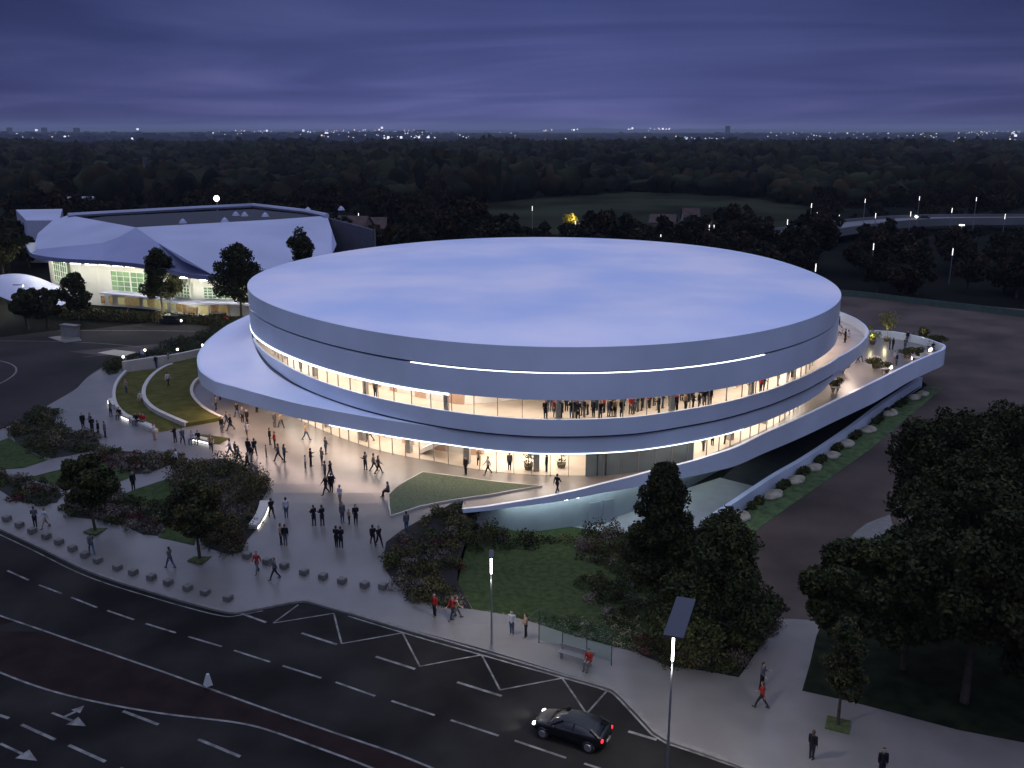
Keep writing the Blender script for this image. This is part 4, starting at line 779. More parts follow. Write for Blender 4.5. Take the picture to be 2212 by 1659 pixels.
# ---------------------------------------------------------------- benches with light lines
def lightbench(line,side,lab,fn=TP,w=.75,h=.42):
    line=smoothline(line,2) if len(line)>2 else line; b=thing('bench',lab,'bench')
    nn=[]
    for i,p in enumerate(line):
        a_=Vector(line[max(i-1,0)]); b_=Vector(line[min(i+1,len(line)-1)]); d=(b_-a_).normalized(); nn.append(Vector((-d.y,d.x))*side)
    V=[]
    for p,q in zip(line,nn):
        z=fn(*p); o=Vector(p)+q*w; V+=[(p[0],p[1],z),(p[0],p[1],z+h),(o.x,o.y,z+h),(o.x,o.y,z)]
    n_=len(line); F=[(4*i+k,4*i+4+k,4*i+4+(k+1)%4,4*i+(k+1)%4) for i in range(n_-1) for k in range(4)]+[(0,1,2,3),(4*n_-4,4*n_-1,4*n_-2,4*n_-3)]
    link('seat',pmesh('seat',V,F,M_wallw),b); V=[]
    for p,q in zip(line,nn):
        z=fn(*p); o=Vector(p)-q*.04; V+=[(p[0]-q.x*.003,p[1]-q.y*.003,z+.06),(o.x,o.y,z+.06),(o.x,o.y,z+.19),(p[0]-q.x*.003,p[1]-q.y*.003,z+.19)]
    link('light_strip',pmesh('light_strip',V,F,mat('bench_light',(1,.97,.9),emit=3.2,var=0)),b)
lightbench(D['LB_A'],1,'long curved concrete bench with a glowing light line below the olive shrub bed')
labs=['short upright light bench at the left tip of the outer lawn wall','light bench with a seated person in black before the lower lawn','light bench with red dressed people sitting before the lower lawn','isolated light bench with seated people on the small green patch']
for l,lb in zip(D['LB_B'],labs): lightbench(l,1,lb,w=.6)
sheet('green_patch',D['GREENPATCH'],M_lawn2,TP,.02,1.)
# ---------------------------------------------------------------- lamps
def lampmeshes(h,headlen,headw,lit,far=False):
    k=('lamp',h,headlen,far)
    if k in CM: return CM[k]
    mb=MB(); mb.tube([(0,0,-.1),(0,0,h*.45),(0,0,h)],[.075,.058,.042] if not far else [.12,.1,.1],8); pole=mb.mesh('pole',M_post)
    mb=MB(); mb.tube([(0,0,h-lit),(0,0,h+.02)],[.058 if not far else .10]*2,8); li=mb.mesh('light_tube',M_lamp if not far else M_lampfar)
    mb=MB(); mb.box(-headw/2,headw/2,-.15,headlen,h+.03,h+.13); hd=mb.mesh('lamp_head',mat('lamp_head_metal',(.030,.034,.05),.5,var=0))
    CM[k]=(pole,li,hd); return CM[k]
def place_lamp(x,y,z,h,lab,grp=None,headlen=1.2,headw=.3,lit=1.0,rz=0,far=False,light=0):
    t=thing('street_lamp',lab,'street lamp',(x,y,z),rz,grp); p,l,hd=lampmeshes(round(h,1),headlen,headw,lit,far)
    link('pole',p,t); link('light_tube',l,t)
    if not far: link('lamp_head',hd,t)
    if light:
        ld=bpy.data.lights.new('lamp_light','SPOT'); ld.energy=light; ld.color=(1,.93,.82); ld.shadow_soft_size=.15; ld.spot_size=math.radians(150); ld.spot_blend=.8
        lo=bpy.data.objects.new('lamp_light',ld); COL.objects.link(lo); lo.parent=t; lo.location=(0,.5,h-.15)
        lp=bpy.data.lights.new('pole_fill','POINT'); lp.energy=light*.02; lp.color=(1,.97,.92); lp.shadow_soft_size=.05  # bare point light added to brighten the pole below its lamp
        lo=bpy.data.objects.new('pole_fill',lp); COL.objects.link(lo); lo.parent=t; lo.location=(-.1,-.30,h-1.1-lit*.5)
    return t
x,y,z,h=D['LAMP1']; place_lamp(x,y,0,6.2,'slim lit street lamp on the pavement before the garden lawn',headlen=1.0,lit=1.1,light=800)
place_lamp(7.94,41.3,-.12,9.0,'tall nearest street lamp with wide dark head beside the black car',headlen=4.0,headw=1.0,lit=1.3,rz=-.33,light=2300)
x,y,z,h=D['LAMP_L']; place_lamp(x,y,1.2,h,'tall lamp with a flat head before the bushes at far left',headlen=1.6,lit=.2,rz=1.57,light=0)
place_lamp(x-3.5,y+9,1.2,5,'short lit lamp behind the tall far left lamp',lit=.8)
place_lamp(-46.8,106,T(-46,106),4,'small lit bollard lamp on the left road surface',lit=.6) if 0 else None
for i,(x,y) in enumerate(sorted(D['LAMPS'])): place_lamp(x,y,T(x,y),8,'distant street lamp with a lit head beyond the arena','distant street lamps beyond the arena',lit=1.5,far=True)
for i,(x,y) in enumerate(sorted(D['LAMPS_HI'])): place_lamp(x,y,1,11,'tall distant road lamp along the elevated motorway','tall lamps along the motorway',lit=1.2,far=True)
# small wall lamps along the boundary wall
for i,(x,y) in enumerate(D['GLIGHTS']):
    mb=MB(); mb.tube([(0,0,0),(0,0,1.3)],.05,6); t=thing('garden_light',['leftmost','second','third','rightmost'][i]+' of four small round garden lights behind the boundary wall','garden light',(x,y,TP(x,y)),group='garden lights behind the wall')
    link('post',mb.mesh('post',M_post),t); mb=MB(); mb.sphere((0,0,1.4),.16,8,6); link('globe',mb.mesh('globe',mat('globe_light',(1,.95,.75),emit=6,var=0)),t)
x,y=D['FLOOD']; t=thing('floodlight','bright floodlight mast glowing behind the white hall roof','floodlight',(x,y,0)); mb=MB(); mb.tube([(0,0,0),(0,0,14)],.2,8); link('mast',mb.mesh('mast',M_post),t); mb=MB(); mb.sphere((0,0,14.2),.8,12,8); link('lamp',mb.mesh('lamp',mat('flood_light',(1,.9,.65),emit=6,var=0)),t)
x,y,_,h=D['MAST']; mb=MB(); mb.tube([(0,0,0),(-1,0,10),(0,0,h)],[1.0,.7,1.2],10); link('chimney',mb.mesh('chimney',mat('grey_tower',(.10,.10,.12),.8,var=.1,scale=.3)),None,(x,y,0),label='tall thin grey chimney standing in the dark wood',cat='chimney')
# ---------------------------------------------------------------- keep-left sign
x,y=D['KEEPSIGN']; t=thing('traffic_sign','small pale cone shaped traffic sign on the median line','traffic sign',(x,y,-.12))
mb=MB(); mb.tube([(0,0,0),(0,0,.5)],.03,6); link('post',mb.mesh('post',M_post),t); mb=MB(); mb.tube([(-.02,0,.25),(.02,0,1.0)],[.30,.10],4); link('plate',mb.mesh('plate',mat('sign_white',(.5,.5,.48),.6,var=0)),t)
# roadside panel on the island
bx,by,bh=D['BOXSIGN'][0],D['BOXSIGN'][1],D['BOXSIGN'][2]
t=thing('roadside_cabinet','blank pale roadside cabinet on the traffic island before the hall','cabinet',(-69.3,144.5,1.2),-.4)
mb=MB(); mb.box(-1.5,1.5,-.5,.5,0,2.0); link('body',mb.mesh('body',mat('cabinet_grey',(.20,.20,.19),.7,var=.05)),t); mb=MB(); mb.box(-1.65,1.65,-.6,.6,2.0,2.15); link('lid',mb.mesh('lid',M_kerb),t)
# ---------------------------------------------------------------- bus shelter
a=Vector(D['SHELTER'][0]); b=Vector(D['SHELTER'][1]); ax=(b-a).normalized(); ang=math.atan2(ax.y,ax.x); Ls=(b-a).length
t=thing('bus_shelter','frameless glass bus shelter on the pavement before the garden lawn','bus shelter',(a.x,a.y,0),ang)
M_sh=mat('shelter_metal',(.05,.055,.055),.5,var=0)
M_sg=glassmat('shelter_glass',(.84,.91,.89),.05)
for i in range(3):
    mb=MB(); mb.box(Ls*i/3+.04,Ls*(i+1)/3-.04,-.01,.01,.25,2.3); link('glass_panel',mb.mesh('glass_panel',M_sg),t)
for i in range(4):
    mb=MB(); mb.box(Ls*i/3-.02,Ls*i/3+.02,-.03,.03,0,2.4); link('post',mb.mesh('post',M_sh),t)
mb=MB(); mb.box(-.1,Ls+.1,-1.25,.1,2.4,2.42); link('roof',mb.mesh('roof',glassmat('roof_glass',(.92,.94,.94),.03)),t)
mb=MB(); mb.box(-.12,Ls+.12,-1.27,-1.25,2.39,2.43); mb.box(-.12,Ls+.12,.1,.12,2.39,2.43); mb.box(-.12,-.1,-1.25,.1,2.39,2.43); mb.box(Ls+.1,Ls+.12,-1.25,.1,2.39,2.43); link('roof_frame',mb.mesh('roof_frame',M_sh),t)
a,b=[Vector(q) for q in D['SBENCH']]; a=a+Vector((0,-.0)); tb=thing('bench','dark slatted bench inside the glass bus shelter','bench',(a.x,a.y,0),math.atan2((b-a).y,(b-a).x)); Lb=(b-a).length+.5
for i in range(3):
    mb=MB(); mb.box(0,Lb,-.05+.14*i,.06+.14*i,.42,.46); link('seat_slat',mb.mesh('seat_slat',M_alu),tb)
for xx in (.2,Lb-.2):
    mb=MB(); mb.box(xx-.03,xx+.03,0,.3,0,.42); link('leg',mb.mesh('leg',M_alu),tb)
mb=MB(); mb.box(0,Lb,.40,.44,.55,.85); link('backrest',mb.mesh('backrest',M_alu),tb)
# ---------------------------------------------------------------- car
def build_car(cx,cy,hx,hy):
    ang=math.atan2(hy,hx); t=thing('car','low black coupe driving along the street with lit headlights and red tail lights','car',(cx,cy,-.12),ang,None,1.07)
    paint=mat('black_car_paint',(.004,.0045,.006),.38,var=0,spec=.35,coat=.15); gl=mat('car_glass',(.006,.007,.009),.12,var=0,spec=.5); tyre=mat('tyre_rubber',(.015,.015,.015),.8,var=0); rimm=mat('alloy_rim',(.45,.45,.46),.35,metal=.8,var=0)
    # stations along x (front +): x, half width low, z low, belt half width, belt z
    st=[(-2.05,.55,.42,.50,.80),(-1.98,.74,.30,.72,.98),(-1.6,.85,.22,.82,1.02),(-.9,.88,.20,.86,1.00),(0,.88,.20,.87,.97),(.8,.88,.20,.86,.93),(1.3,.87,.21,.82,.86),(1.75,.82,.24,.72,.76),(1.98,.70,.30,.60,.64),(2.08,.50,.40,.44,.52)]
    V=[];
    for x,w,z0,bw,bz in st:
        for y_,z_ in ((-w*.7,z0),(-w,z0+.10),(-w*1.02,(z0+bz)/2),(-bw,bz-.04),(-bw*.86,bz+.01),(0,bz+.05),(bw*.86,bz+.01),(bw,bz-.04),(w*1.02,(z0+bz)/2),(w,z0+.10),(w*.7,z0)): V.append((x,y_,z_))
    k=11; F=[(i*k+j,i*k+(j+1)%k,(i+1)*k+(j+1)%k,(i+1)*k+j) for i in range(len(st)-1) for j in range(k)]+[tuple(range(k))[::-1],tuple(range((len(st)-1)*k,len(st)*k))]
    me=pmesh('body',V,F,paint,True); o=link('body',me,t); sm=o.modifiers.new('s','SUBSURF'); sm.levels=1; sm.render_levels=2
    # cabin: glass greenhouse and roof
    cab=[(-1.90,.68,.95,.60,.99),(-1.50,.76,.97,.62,1.18),(-.95,.80,.97,.60,1.30),(-.25,.80,.96,.58,1.34),(.25,.78,.94,.56,1.29),(.80,.76,.91,.58,1.06),(1.15,.70,.89,.58,.92)]
    V=[];
    for x,w,z0,tw,tz in cab:
        for y_,z_ in ((-w,z0),(-tw,tz-.03),(0,tz),(tw,tz-.03),(w,z0)): V.append((x,y_,z_))
    F=[(i*5+j,i*5+j+1,(i+1)*5+j+1,(i+1)*5+j) for i in range(len(cab)-1) for j in range(4)]+[(4,3,2,1,0),tuple(range(30,35))]
    link('windows',pmesh('windows',V,F,gl,True),t)
    V=[]
    for x,w,z0,tw,tz in cab[1:5]:
        for y_,z_ in ((-tw-.03,tz-.05),(-tw*.9,tz+.012),(0,tz+.03),(tw*.9,tz+.012),(tw+.03,tz-.05)): V.append((x,y_,z_))
    link('roof',pmesh('roof',V,[(i*5+j,i*5+j+1,(i+1)*5+j+1,(i+1)*5+j) for i in range(3) for j in range(4)],paint,True),t)
    mb=MB()
    for s_ in (-1,1):
        for x0,x1 in ((-.45,-.30),): mb.add([(x0,s_*.81,.96),(x1,s_*.81,.96),(x1-.06,s_*.60,1.28),(x0+.02,s_*.60,1.31)],[(0,1,2,3)])
        mb.tube([(.88,s_*.78,.93),(.28,s_*.59,1.28)],.035,5)
        mb.tube([(-1.80,s_*.74,.97),(-1.3,s_*.63,1.22)],.08,5)
    link('pillars',mb.mesh('pillars',paint),t)
    for x in (-1.28,1.30):
        for s_ in (-1,1):
            w_=link('wheel',None,t,(x,s_*.80,.33)); 
            mb=MB(); mb.tube([(0,-.11,0),(0,-.10,0),(0,.10,0),(0,.11,0)],[.27,.33,.33,.27],20); link('tyre',mb.mesh('tyre',tyre),w_)
            mb=MB(); mb.tube([(0,s_*.10,0),(0,s_*.125,0)],[.215,.20],16)
            for q in range(5):
                a_=q*2*PI/5; mb.obox((0,0),(1,0),.001,.001,0,.001)
            link('rim',mb.mesh('rim',rimm),w_)
    for s_ in (-1,1):
        mb=MB(); mb.sphere((1.90,s_*.60,.62),.12,10,6,sc=(.9,1.35,.65)); link('headlight',mb.mesh('headlight',mat('headlight_glow',(1,1,.96),emit=9,var=0)),t)
        mb=MB(); mb.sphere((-1.97,s_*.66,.80),.12,10,6,sc=(.5,1.1,.9)); link('tail_light',mb.mesh('tail_light',mat('tail_glow',(1,.02,.03),emit=2.2,var=0)),t)
        mb=MB(); mb.sphere((.62,s_*.98,1.0),.09,8,6,sc=(.8,1.3,.8)); link('mirror',mb.mesh('mirror',paint),t)
        ld=bpy.data.lights.new('headlight_beam','SPOT'); ld.energy=120; ld.color=(1,.97,.9); ld.spot_size=math.radians(70); ld.spot_blend=.9; ld.shadow_soft_size=.06
        lo=bpy.data.objects.new('headlight_beam',ld); COL.objects.link(lo); lo.parent=t; lo.location=(2.12,s_*.6,.6); lo.rotation_euler=(0,math.radians(-78),0)
    mb=MB(); mb.box(-2.08,-2.03,-.26,.26,.48,.60); link('number_plate',mb.mesh('number_plate',mat('plate',(.3,.3,.28),.6,var=0)),t)
    mb=MB(); mb.box(-1.98,1.98,-.86,-.84,.30,.34); mb.box(-1.98,1.98,.84,.86,.30,.34); 
    return t
hd=Vector((-2.56,1.32)).normalized(); build_car(3.37,45.95,hd.x,hd.y)
# distant car lights on the side road
t=thing('car','small dark car with one red tail light on the side road by the hall','car',(-50.5,158.5,1.1),2.9)
mb=MB(); mb.box(-2.1,2.1,-.85,.85,.25,.85); mb.box(-1.3,1.2,-.75,.75,.85,1.4); link('body',mb.mesh('body',mat('dark_car',(.02,.02,.022),.4,var=0)),t)
mb=MB(); mb.sphere((-2.1,.6,.8),.28,8,6); link('tail_light',mb.mesh('tail_light',mat('tail_glow2',(1,.02,.05),emit=3,var=0)),t)
t=thing('car','second dark car with a small white light on the side road','car',(-57.5,156.5,1.1),-.3)
mb=MB(); mb.box(-2.1,2.1,-.85,.85,.25,.85); mb.box(-1.3,1.2,-.75,.75,.85,1.4); link('body',mb.mesh('body',MATS['dark_car']),t)
mb=MB(); mb.sphere((2.1,-.6,.7),.2,8,6); link('headlight',mb.mesh('headlight',mat('white_glow',(1,1,.9),emit=4,var=0)),t)
# ---------------------------------------------------------------- people
def capsule_mesh(name,segs,vox,m):
    mb=MB()
    for a,b,r0,r1 in segs:
        a=Vector(a);b=Vector(b); d=b-a; n=max(2,int(d.length/.05)); 
        pts=[a+d*i/n for i in range(n+1)]; rs=[r0+(r1-r0)*i/n for i in range(n+1)]
        mb.tube(pts,rs,10); mb.sphere(a,r0,10,6); mb.sphere(b,r1,10,6)
    me=mb.mesh(name+'_tmp',m); o=bpy.data.objects.new('tmp',me); COL.objects.link(o)
    md=o.modifiers.new('r','REMESH'); md.mode='VOXEL'; md.voxel_size=vox; md.use_smooth_shade=True
    dg=bpy.context.evaluated_depsgraph_get(); e=o.evaluated_get(dg); r=bpy.data.meshes.new_from_object(e); r.name=name
    r.materials.clear(); r.materials.append(m); bpy.data.objects.remove(o); bpy.data.meshes.remove(me); return r
def pose(kind):
    # joints: returns dict; x = forward
    P=dict(pel=(0,0,.93),neck=(0,0,1.46),head=(.02,0,1.64))
    def leg(s,th,kn):  # thigh swing angle, knee bend
        hp=Vector((0,s*.09,.92)); k_=hp+Vector((math.sin(th),0,-math.cos(th)))*.43; an=k_+Vector((math.sin(th-kn),0,-math.cos(th-kn)))*.44
        return hp,k_,an
    def arm(s,th,el,out=.12):
        sh=Vector((0,s*.19,1.41)); e_=sh+Vector((math.sin(th),s*out,-math.cos(th)))*.28; h=e_+Vector((math.sin(th+el),s*out*.3,-math.cos(th+el)))*.26
        return sh,e_,h
    if kind=='s': L=[leg(1,.03,.03),leg(-1,-.03,.0)]; Aa=[arm(1,.05,.15),arm(-1,0,.2)]
    elif kind=='t': L=[leg(1,.08,.05),leg(-1,-.10,.0)]; Aa=[arm(1,.25,1.7,.1),arm(-1,.1,.9,.1)]
    elif kind=='w': L=[leg(1,.48,.12),leg(-1,-.32,.30)]; Aa=[arm(1,-.45,.25),arm(-1,.45,.4)]
    elif kind=='sit':
        P=dict(pel=(0,0,.52),neck=(.02,0,1.05),head=(.07,0,1.23)); L=[]
        for s,fx in ((1,.44),(-1,.40)): L.append((Vector((0,s*.1,.52)),Vector((fx,s*.14,.50)),Vector((fx+.06,s*.14,.09))))
        Aa=[]
        for s in (1,-1): Aa.append((Vector((.02,s*.19,1.0)),Vector((.10,s*.24,.75)),Vector((.33,s*.13,.66))))
    return P,L,Aa
PM={}
M_skin=mat('skin',(.42,.27,.19),.6,var=0)
def person_parts(kind):
    if kind in PM: return PM[kind]
    P,L,Aa=pose(kind); pel=Vector(P['pel']); neck=Vector(P['neck']); head=Vector(P['head']); dn=Vector((0,0,-.07))
    mid=(pel+neck)/2
    segs=[(pel,mid,.125,.115),(mid,neck+dn*1.4,.115,.125),(neck+dn,head,.055,.06),(head+Vector((0,0,-.05)),head+Vector((.0,0,.05)),.082,.098),(head+Vector((.085,0,-.02)),head+Vector((.10,0,-.035)),.018,.018)]
    for s in (1,-1): segs.append((head+Vector((0,s*.095,-.02)),head+Vector((0,s*.1,.02)),.02,.02))
    for a,b,c in L: segs+=[(a,b,.085,.06),(b,c,.055,.038),(c+Vector((-.03,0,-.04)),c+Vector((.15,0,-.05)),.038,.032)]
    for i,(a,b,c) in enumerate(Aa):
        segs+=[(a,b,.05,.04),(b,c,.038,.028)]; d=(c-b).normalized(); segs.append((c,c+d*.09,.034,.028))
        side=Vector((0,1,0))
        for q in range(4): segs.append((c+d*.08+side*(.024*(q-1.5)),c+d*(.15+.012*(q in(1,2)))+side*(.026*(q-1.5)),.0105,.009))
        segs.append((c+d*.03+Vector((.03,0,0)),c+d*.09+Vector((.055,0,0)),.012,.010))
    body=capsule_mesh('body',segs,.016,M_skin)
    sh=[(pel,mid,.15,.135),(mid,neck+dn*1.5,.135,.145)]+[(Aa[0][0],Aa[1][0],.075,.075)]
    for a,b,c in Aa: sh+=[(a,b,.072,.056),(b,b+(c-b)*.85,.054,.042)]
    top=capsule_mesh('top',sh,.025,MATS['skin'])
    tr=[(pel+Vector((0,-.06,-.02)),pel+Vector((0,.06,-.02)),.135,.135)]
    for a,b,c in L: tr+=[(a,b,.105,.075),(b,b+(c-b)*.95,.072,.055)]
    tro=capsule_mesh('trousers',tr,.025,MATS['skin'])
    so=[]
    for a,b,c in L: so.append((c+Vector((-.04,0,-.05)),c+Vector((.16,0,-.055)),.048,.038))
    shoes=capsule_mesh('shoes',so,.02,MATS['skin'])
    hr=[(head+Vector((-.02,0,.03)),head+Vector((-.01,0,.06)),.100,.100),(head+Vector((-.05,0,-.05)),head+Vector((-.04,0,.02)),.075,.09)]
    hair=capsule_mesh('hair',hr,.018,MATS['skin'])
    PM[kind]=(body,top,tro,shoes,hair); return PM[kind]
CLO={'black':(.012,.012,.015),'grey':(.10,.10,.11),'white':(.45,.45,.46),'red':(.30,.025,.02),'tan':(.30,.21,.14),'blue':(.05,.08,.14),'dark':(.02,.022,.03)}
CM_={k:mat('cloth_'+k,v,.85,var=0,spec=.2) for k,v in CLO.items()}
M_hair=[mat('hair_dark',(.012,.009,.007),.6,var=0),mat('hair_brown',(.06,.035,.02),.6,var=0)]
SWEEP=random.Random(3)
def person(x,y,z,col,kind,label,group=None,rz=None,sc=1.):
    k={'w':'w','s':'s','k':'s','sit':'sit','t':'t'}[kind]
    if kind=='k': sc*=.72
    if k=='s' and SWEEP.random()<.4: k='t'
    t=thing('person',label,'person',(x,y,z),SWEEP.random()*2*PI if rz is None else rz,group,sc)
    parts=person_parts(k); tc_=SWEEP.choice(['dark','blue','black','grey','dark'] if col!='white' else ['dark','blue','tan'])
    for nm,me,m in zip(('body','top','trousers','shoes','hair'),parts,(M_skin,CM_[col],CM_[tc_],CM_['black'],SWEEP.choice(M_hair))):
        if len(me.materials)==0: me.materials.append(m)
        o=link(nm,me,t); o.material_slots[0].link='OBJECT'; o.material_slots[0].material=m
    return t
def projx(x,y,z):
    th=math.atan(552/2030); dep=y*math.cos(th)-(z-33)*math.sin(th); return x/dep
def ordw(i,n):
    if n==1: return 'only'
    if i==0: return 'leftmost'
    if i==n-1: return 'rightmost'
    return ORD[i]+' from left'
ZP={'lit':'in the warm light by the canopy','mid':'in the middle plaza crowd','low':'on the lower open plaza','planterseat':'on the planter tip','lobbyfront':'before the lobby glass',
'leftpath':'around the garden path','lawn':'on the sloping lawns','arcbench':'at the light benches','farleft':'in the group by the upper left bed','pavleft':'on the street pavement at left',
'pavmid':'near the slim lit lamp','shelter':'at the glass bus shelter','pavright':'on the right pavement','hedge':'behind the boundary wall','terrace':'on the pointed terrace'}
zones={}
for p in D['PPL']: zones.setdefault(p[0],[]).append(p)
FACE={'shelter':-2.1,'planterseat':3.1}
for zn,l in zones.items():
    l=sorted(l,key=lambda p:projx(*p[1:4])); n=len(l)
    for i,(zz_,x,y,z,col,kd) in enumerate(l):
        act={'w':'walking','s':'standing','k':'child standing','sit':'sitting'}[kd]
        who='child' if kd=='k' else 'person'; act=act.replace('child ','')
        lab=f"{who} in {col} top {act}, {ordw(i,n)+' ' if n>1 else ''}{ZP[zn]}"
        zz=TP(x,y) if zn not in('pavright',) else T(x,y)
        if zn=='lawn' and inside((x,y),D['LAWN_IN']): zz+=.4
        if zn=='arcbench' and kd=='sit': zz-=.02
        person(x,y,zz,col,kd,lab,'people around the arena',rz=FACE.get(zn,-1.7 if kd=='sit' else None),sc=1.0 if zn!='terrace' else .92)
# spectators behind the upper glass
sc_=['black','black','dark','red','grey','black','tan','dark']
words={'black':'black','dark':'dark','red':'red','grey':'grey','tan':'tan'}
for i in range(60):
    d=268+27*(i/60)+SWEEP.uniform(-.3,.3); o=-SWEEP.uniform(2.9,6.2); x,y,z=pol(d,o,8.2); c_=sc_[i%8]
    person(x,y,z,c_,'s',f'person in {words[c_]} top in the dense crowd behind the upper glass','crowd behind the upper glass')
for i,(d,c_,pl) in enumerate([(302,'grey','leftmost of the loose guests'),(305,'red','second of the loose guests'),(306,'grey','third of the loose guests'),(311,'black','fourth of the loose guests'),(315.5,'tan','fifth of the loose guests'),(317.5,'grey','rightmost of the loose guests')]):
    x,y,z=pol(d,-3.1,8.2); person(x,y,z,c_,'s',f'person in {c_} top, {pl} right of the upper glass crowd')
for d,c_,lb in [(203,'white','person in white top behind the upper glass near its left end'),(240.5,'grey','person in grey top behind the upper glass left of the bright bay'),(216,'black','person in black top behind the upper glass, second from the left end')]:
    x,y,z=pol(d,-2.9,8.2); person(x,y,z,c_,'s',lb)
for d,o,c_,lb in [(258,-5.2,'tan','person inside the lobby beside the white curved ramp'),(263,-4.9,'grey','person in grey inside the lobby left of the potted tree'),(268.5,-5.0,'black','person in black inside the lobby between two potted plants'),(293.5,-4.2,'grey','person inside the right lobby glass, nearest the panels'),(298,-4.0,'tan','person inside the right lobby glass, beside the column'),(296,-4.6,'black','person in black inside the right lobby glass')]:
    x,y,z=pol(d,o,0); person(x,y,TP(x,y),c_,'s',lb)
bal=D['BALC']; 
for (x,y,z),c_,kd,lb in zip(bal,['black','white','black','white'],['w','sit','s','sit'],['person in black walking on the upper balcony at its far end','person in white seated on the upper balcony, left of two','person in black standing among the balcony tables','person in white seated on the upper balcony, right of two']):
    person(x-1.0,y,8.2,c_,kd,lb,sc=.95)
# ---------------------------------------------------------------- terrace and lobby planting, tables
M_pot=mat('planter_pot',(.12,.10,.07),.8,var=.1,scale=3)
M_warmleaf=mat('yellow_lit_leaf',(.22,.22,.05),.8,var=.3,scale=2)  # lamp glow on the yellow plants painted into a lighter leaf colour
def pot_plant(x,y,z,h,r,label,group=None,warm=0,mats=None):
    t=thing('potted_plant',label,'potted plant',(x,y,z),0,group); k=('pp',round(h,1),round(r,1))
    if k not in CM:
        mb=MB(); mb.tube([(0,0,0),(0,0,.45)],[.32,.45],12); mb.tube([(0,0,.4),(0,0,h*.6)],.04,5); g=np.random.default_rng(int(h*10)); 
        CM[k]=(mb.mesh('pot',M_pot),leafmesh('foliage',[(g.normal()*r*.4,g.normal()*r*.4,h*(.5+.4*g.random()),r*.6,r*.6,h*.22) for _ in range(7)]+[(0,0,.6,.5,.5,.25)],900,.10,[M_leafs[1],M_leafs[2]],seed=int(h*7),extra=.3))
    link('pot',CM[k][0],t); o=link('foliage',CM[k][1],t)
    if warm>40: o.material_slots[0].link='OBJECT'; o.material_slots[0].material=M_warmleaf; o.material_slots[1].link='OBJECT'; o.material_slots[1].material=M_warmleaf
    if warm:
        ld=bpy.data.lights.new('plant_uplight','POINT'); ld.energy=warm; ld.color=(1,.88,.45); ld.shadow_soft_size=.15
        lo=bpy.data.objects.new('plant_uplight',ld); COL.objects.link(lo); lo.parent=t; lo.location=(-.5,-.9,1.5)
    return t
names=['glowing yellow lit','large glowing yellow lit','small dark green','green','bushy green','second bushy green','wide green','second wide green','olive yellow','green corner','last green corner']
where=['on the terrace just right of the balcony','by the far terrace parapet','at the foot of the side glass','against the balcony pillar','among the middle terrace tables','beside the near terrace parapet','in the centre of the pointed terrace','right of centre on the pointed terrace','on the far terrace parapet','near the terrace tip','at the very tip of the terrace']
for i,(x,y) in enumerate(D['PLANTS']):
    hh,r=[(2.2,.9),(4.0,1.3),(1.5,.7),(1.3,.6),(1.4,.8),(1.4,.8),(1.2,.9),(1.2,.9),(2.0,.9),(1.3,.8),(1.3,.8)][i]
    pot_plant(x-.2,y-.3,TP(x,y),hh,r,f'{names[i]} potted plant {where[i]}','terrace plants',warm=[41,62,0,0,0,0,0,0,18,0,0][i])
for d,o,h,lb in [(265.8,-5.4,3.0,'tall narrow green plant inside the lobby glass'),(270.8,-6.2,3.2,'round potted tree inside the brightest lobby bay')]:
    x,y,z=pol(d,o,0); pot_plant(x,y,TP(x,y),h,.8,lb)
M_cloth=mat('table_cloth',(.60,.55,.50),.8,var=.03)
def table(x,y,z,lb):
    t=thing('terrace_table',lb,'table',(x,y,z),0,'round tables outdoors')
    if 'tb' not in CM:
        a=MB(); a.tube([(0,0,.72),(0,0,.76)],.55,18); b=MB(); b.tube([(0,0,0),(0,0,.72)],[.2,.05],10)
        CM['tb']=(a.mesh('tabletop',M_cloth),b.mesh('leg',M_cloth))
    link('tabletop',CM['tb'][0],t); link('leg',CM['tb'][1],t)
for (x,y),lb in zip(D['PARASOL'],['round pale table beside the middle terrace plants','round pale table by the near terrace parapet','round pale table by the side glass corner','round pale table right of centre on the terrace']): table(x+.3,y+.2,TP(x,y),lb)
table(41.3,112.9,8.2,'round pale table on the upper balcony, nearer one'); table(41.9,116.0,8.2,'round pale table on the upper balcony, farther one')
# terrace glow: warm strips added on the drum side to brighten terrace and balcony
M_wl=mat('wall_fill_light',(1,.8,.6),emit=9,var=0,ecol=(1,.78,.58))
for i,d in enumerate((331,340,349,357,365)):
    p=pol(d,-.35 if d<349 else -.02,0); 
    mb=MB(); q=pol(d,1,0); mb.obox(p,(q[0]-p[0],q[1]-p[1]),.14,1.6,7.6,7.75); link('wall_fill_light',mb.mesh('wall_fill_light',M_wl),A)
for i,d in enumerate((352,360,368,376)):
    p=pol(d,.04,0); q=pol(d,1,0); mb=MB(); mb.obox(p,(q[0]-p[0],q[1]-p[1]),.1,1.2,10.2,10.35); link('balcony_fill_light',mb.mesh('balcony_fill_light',M_wl),A)
x,y=D['LITCOR'][0]; 
for j,(xx,yy) in enumerate([(56.6,122.5),(52.5,118.2),(47.5,112.8)]):
    mb=MB(); mb.obox((xx-.4,yy+.5),(1,1.1),.9,.12,TP(xx,yy)+.25,TP(xx,yy)+.6); link('terrace_light',mb.mesh('terrace_light',M_wl),None,label=['square glowing lamp box at the terrace tip','glowing lamp box second from the terrace tip','glowing lamp box by the middle of the terrace parapet'][j],cat='light')
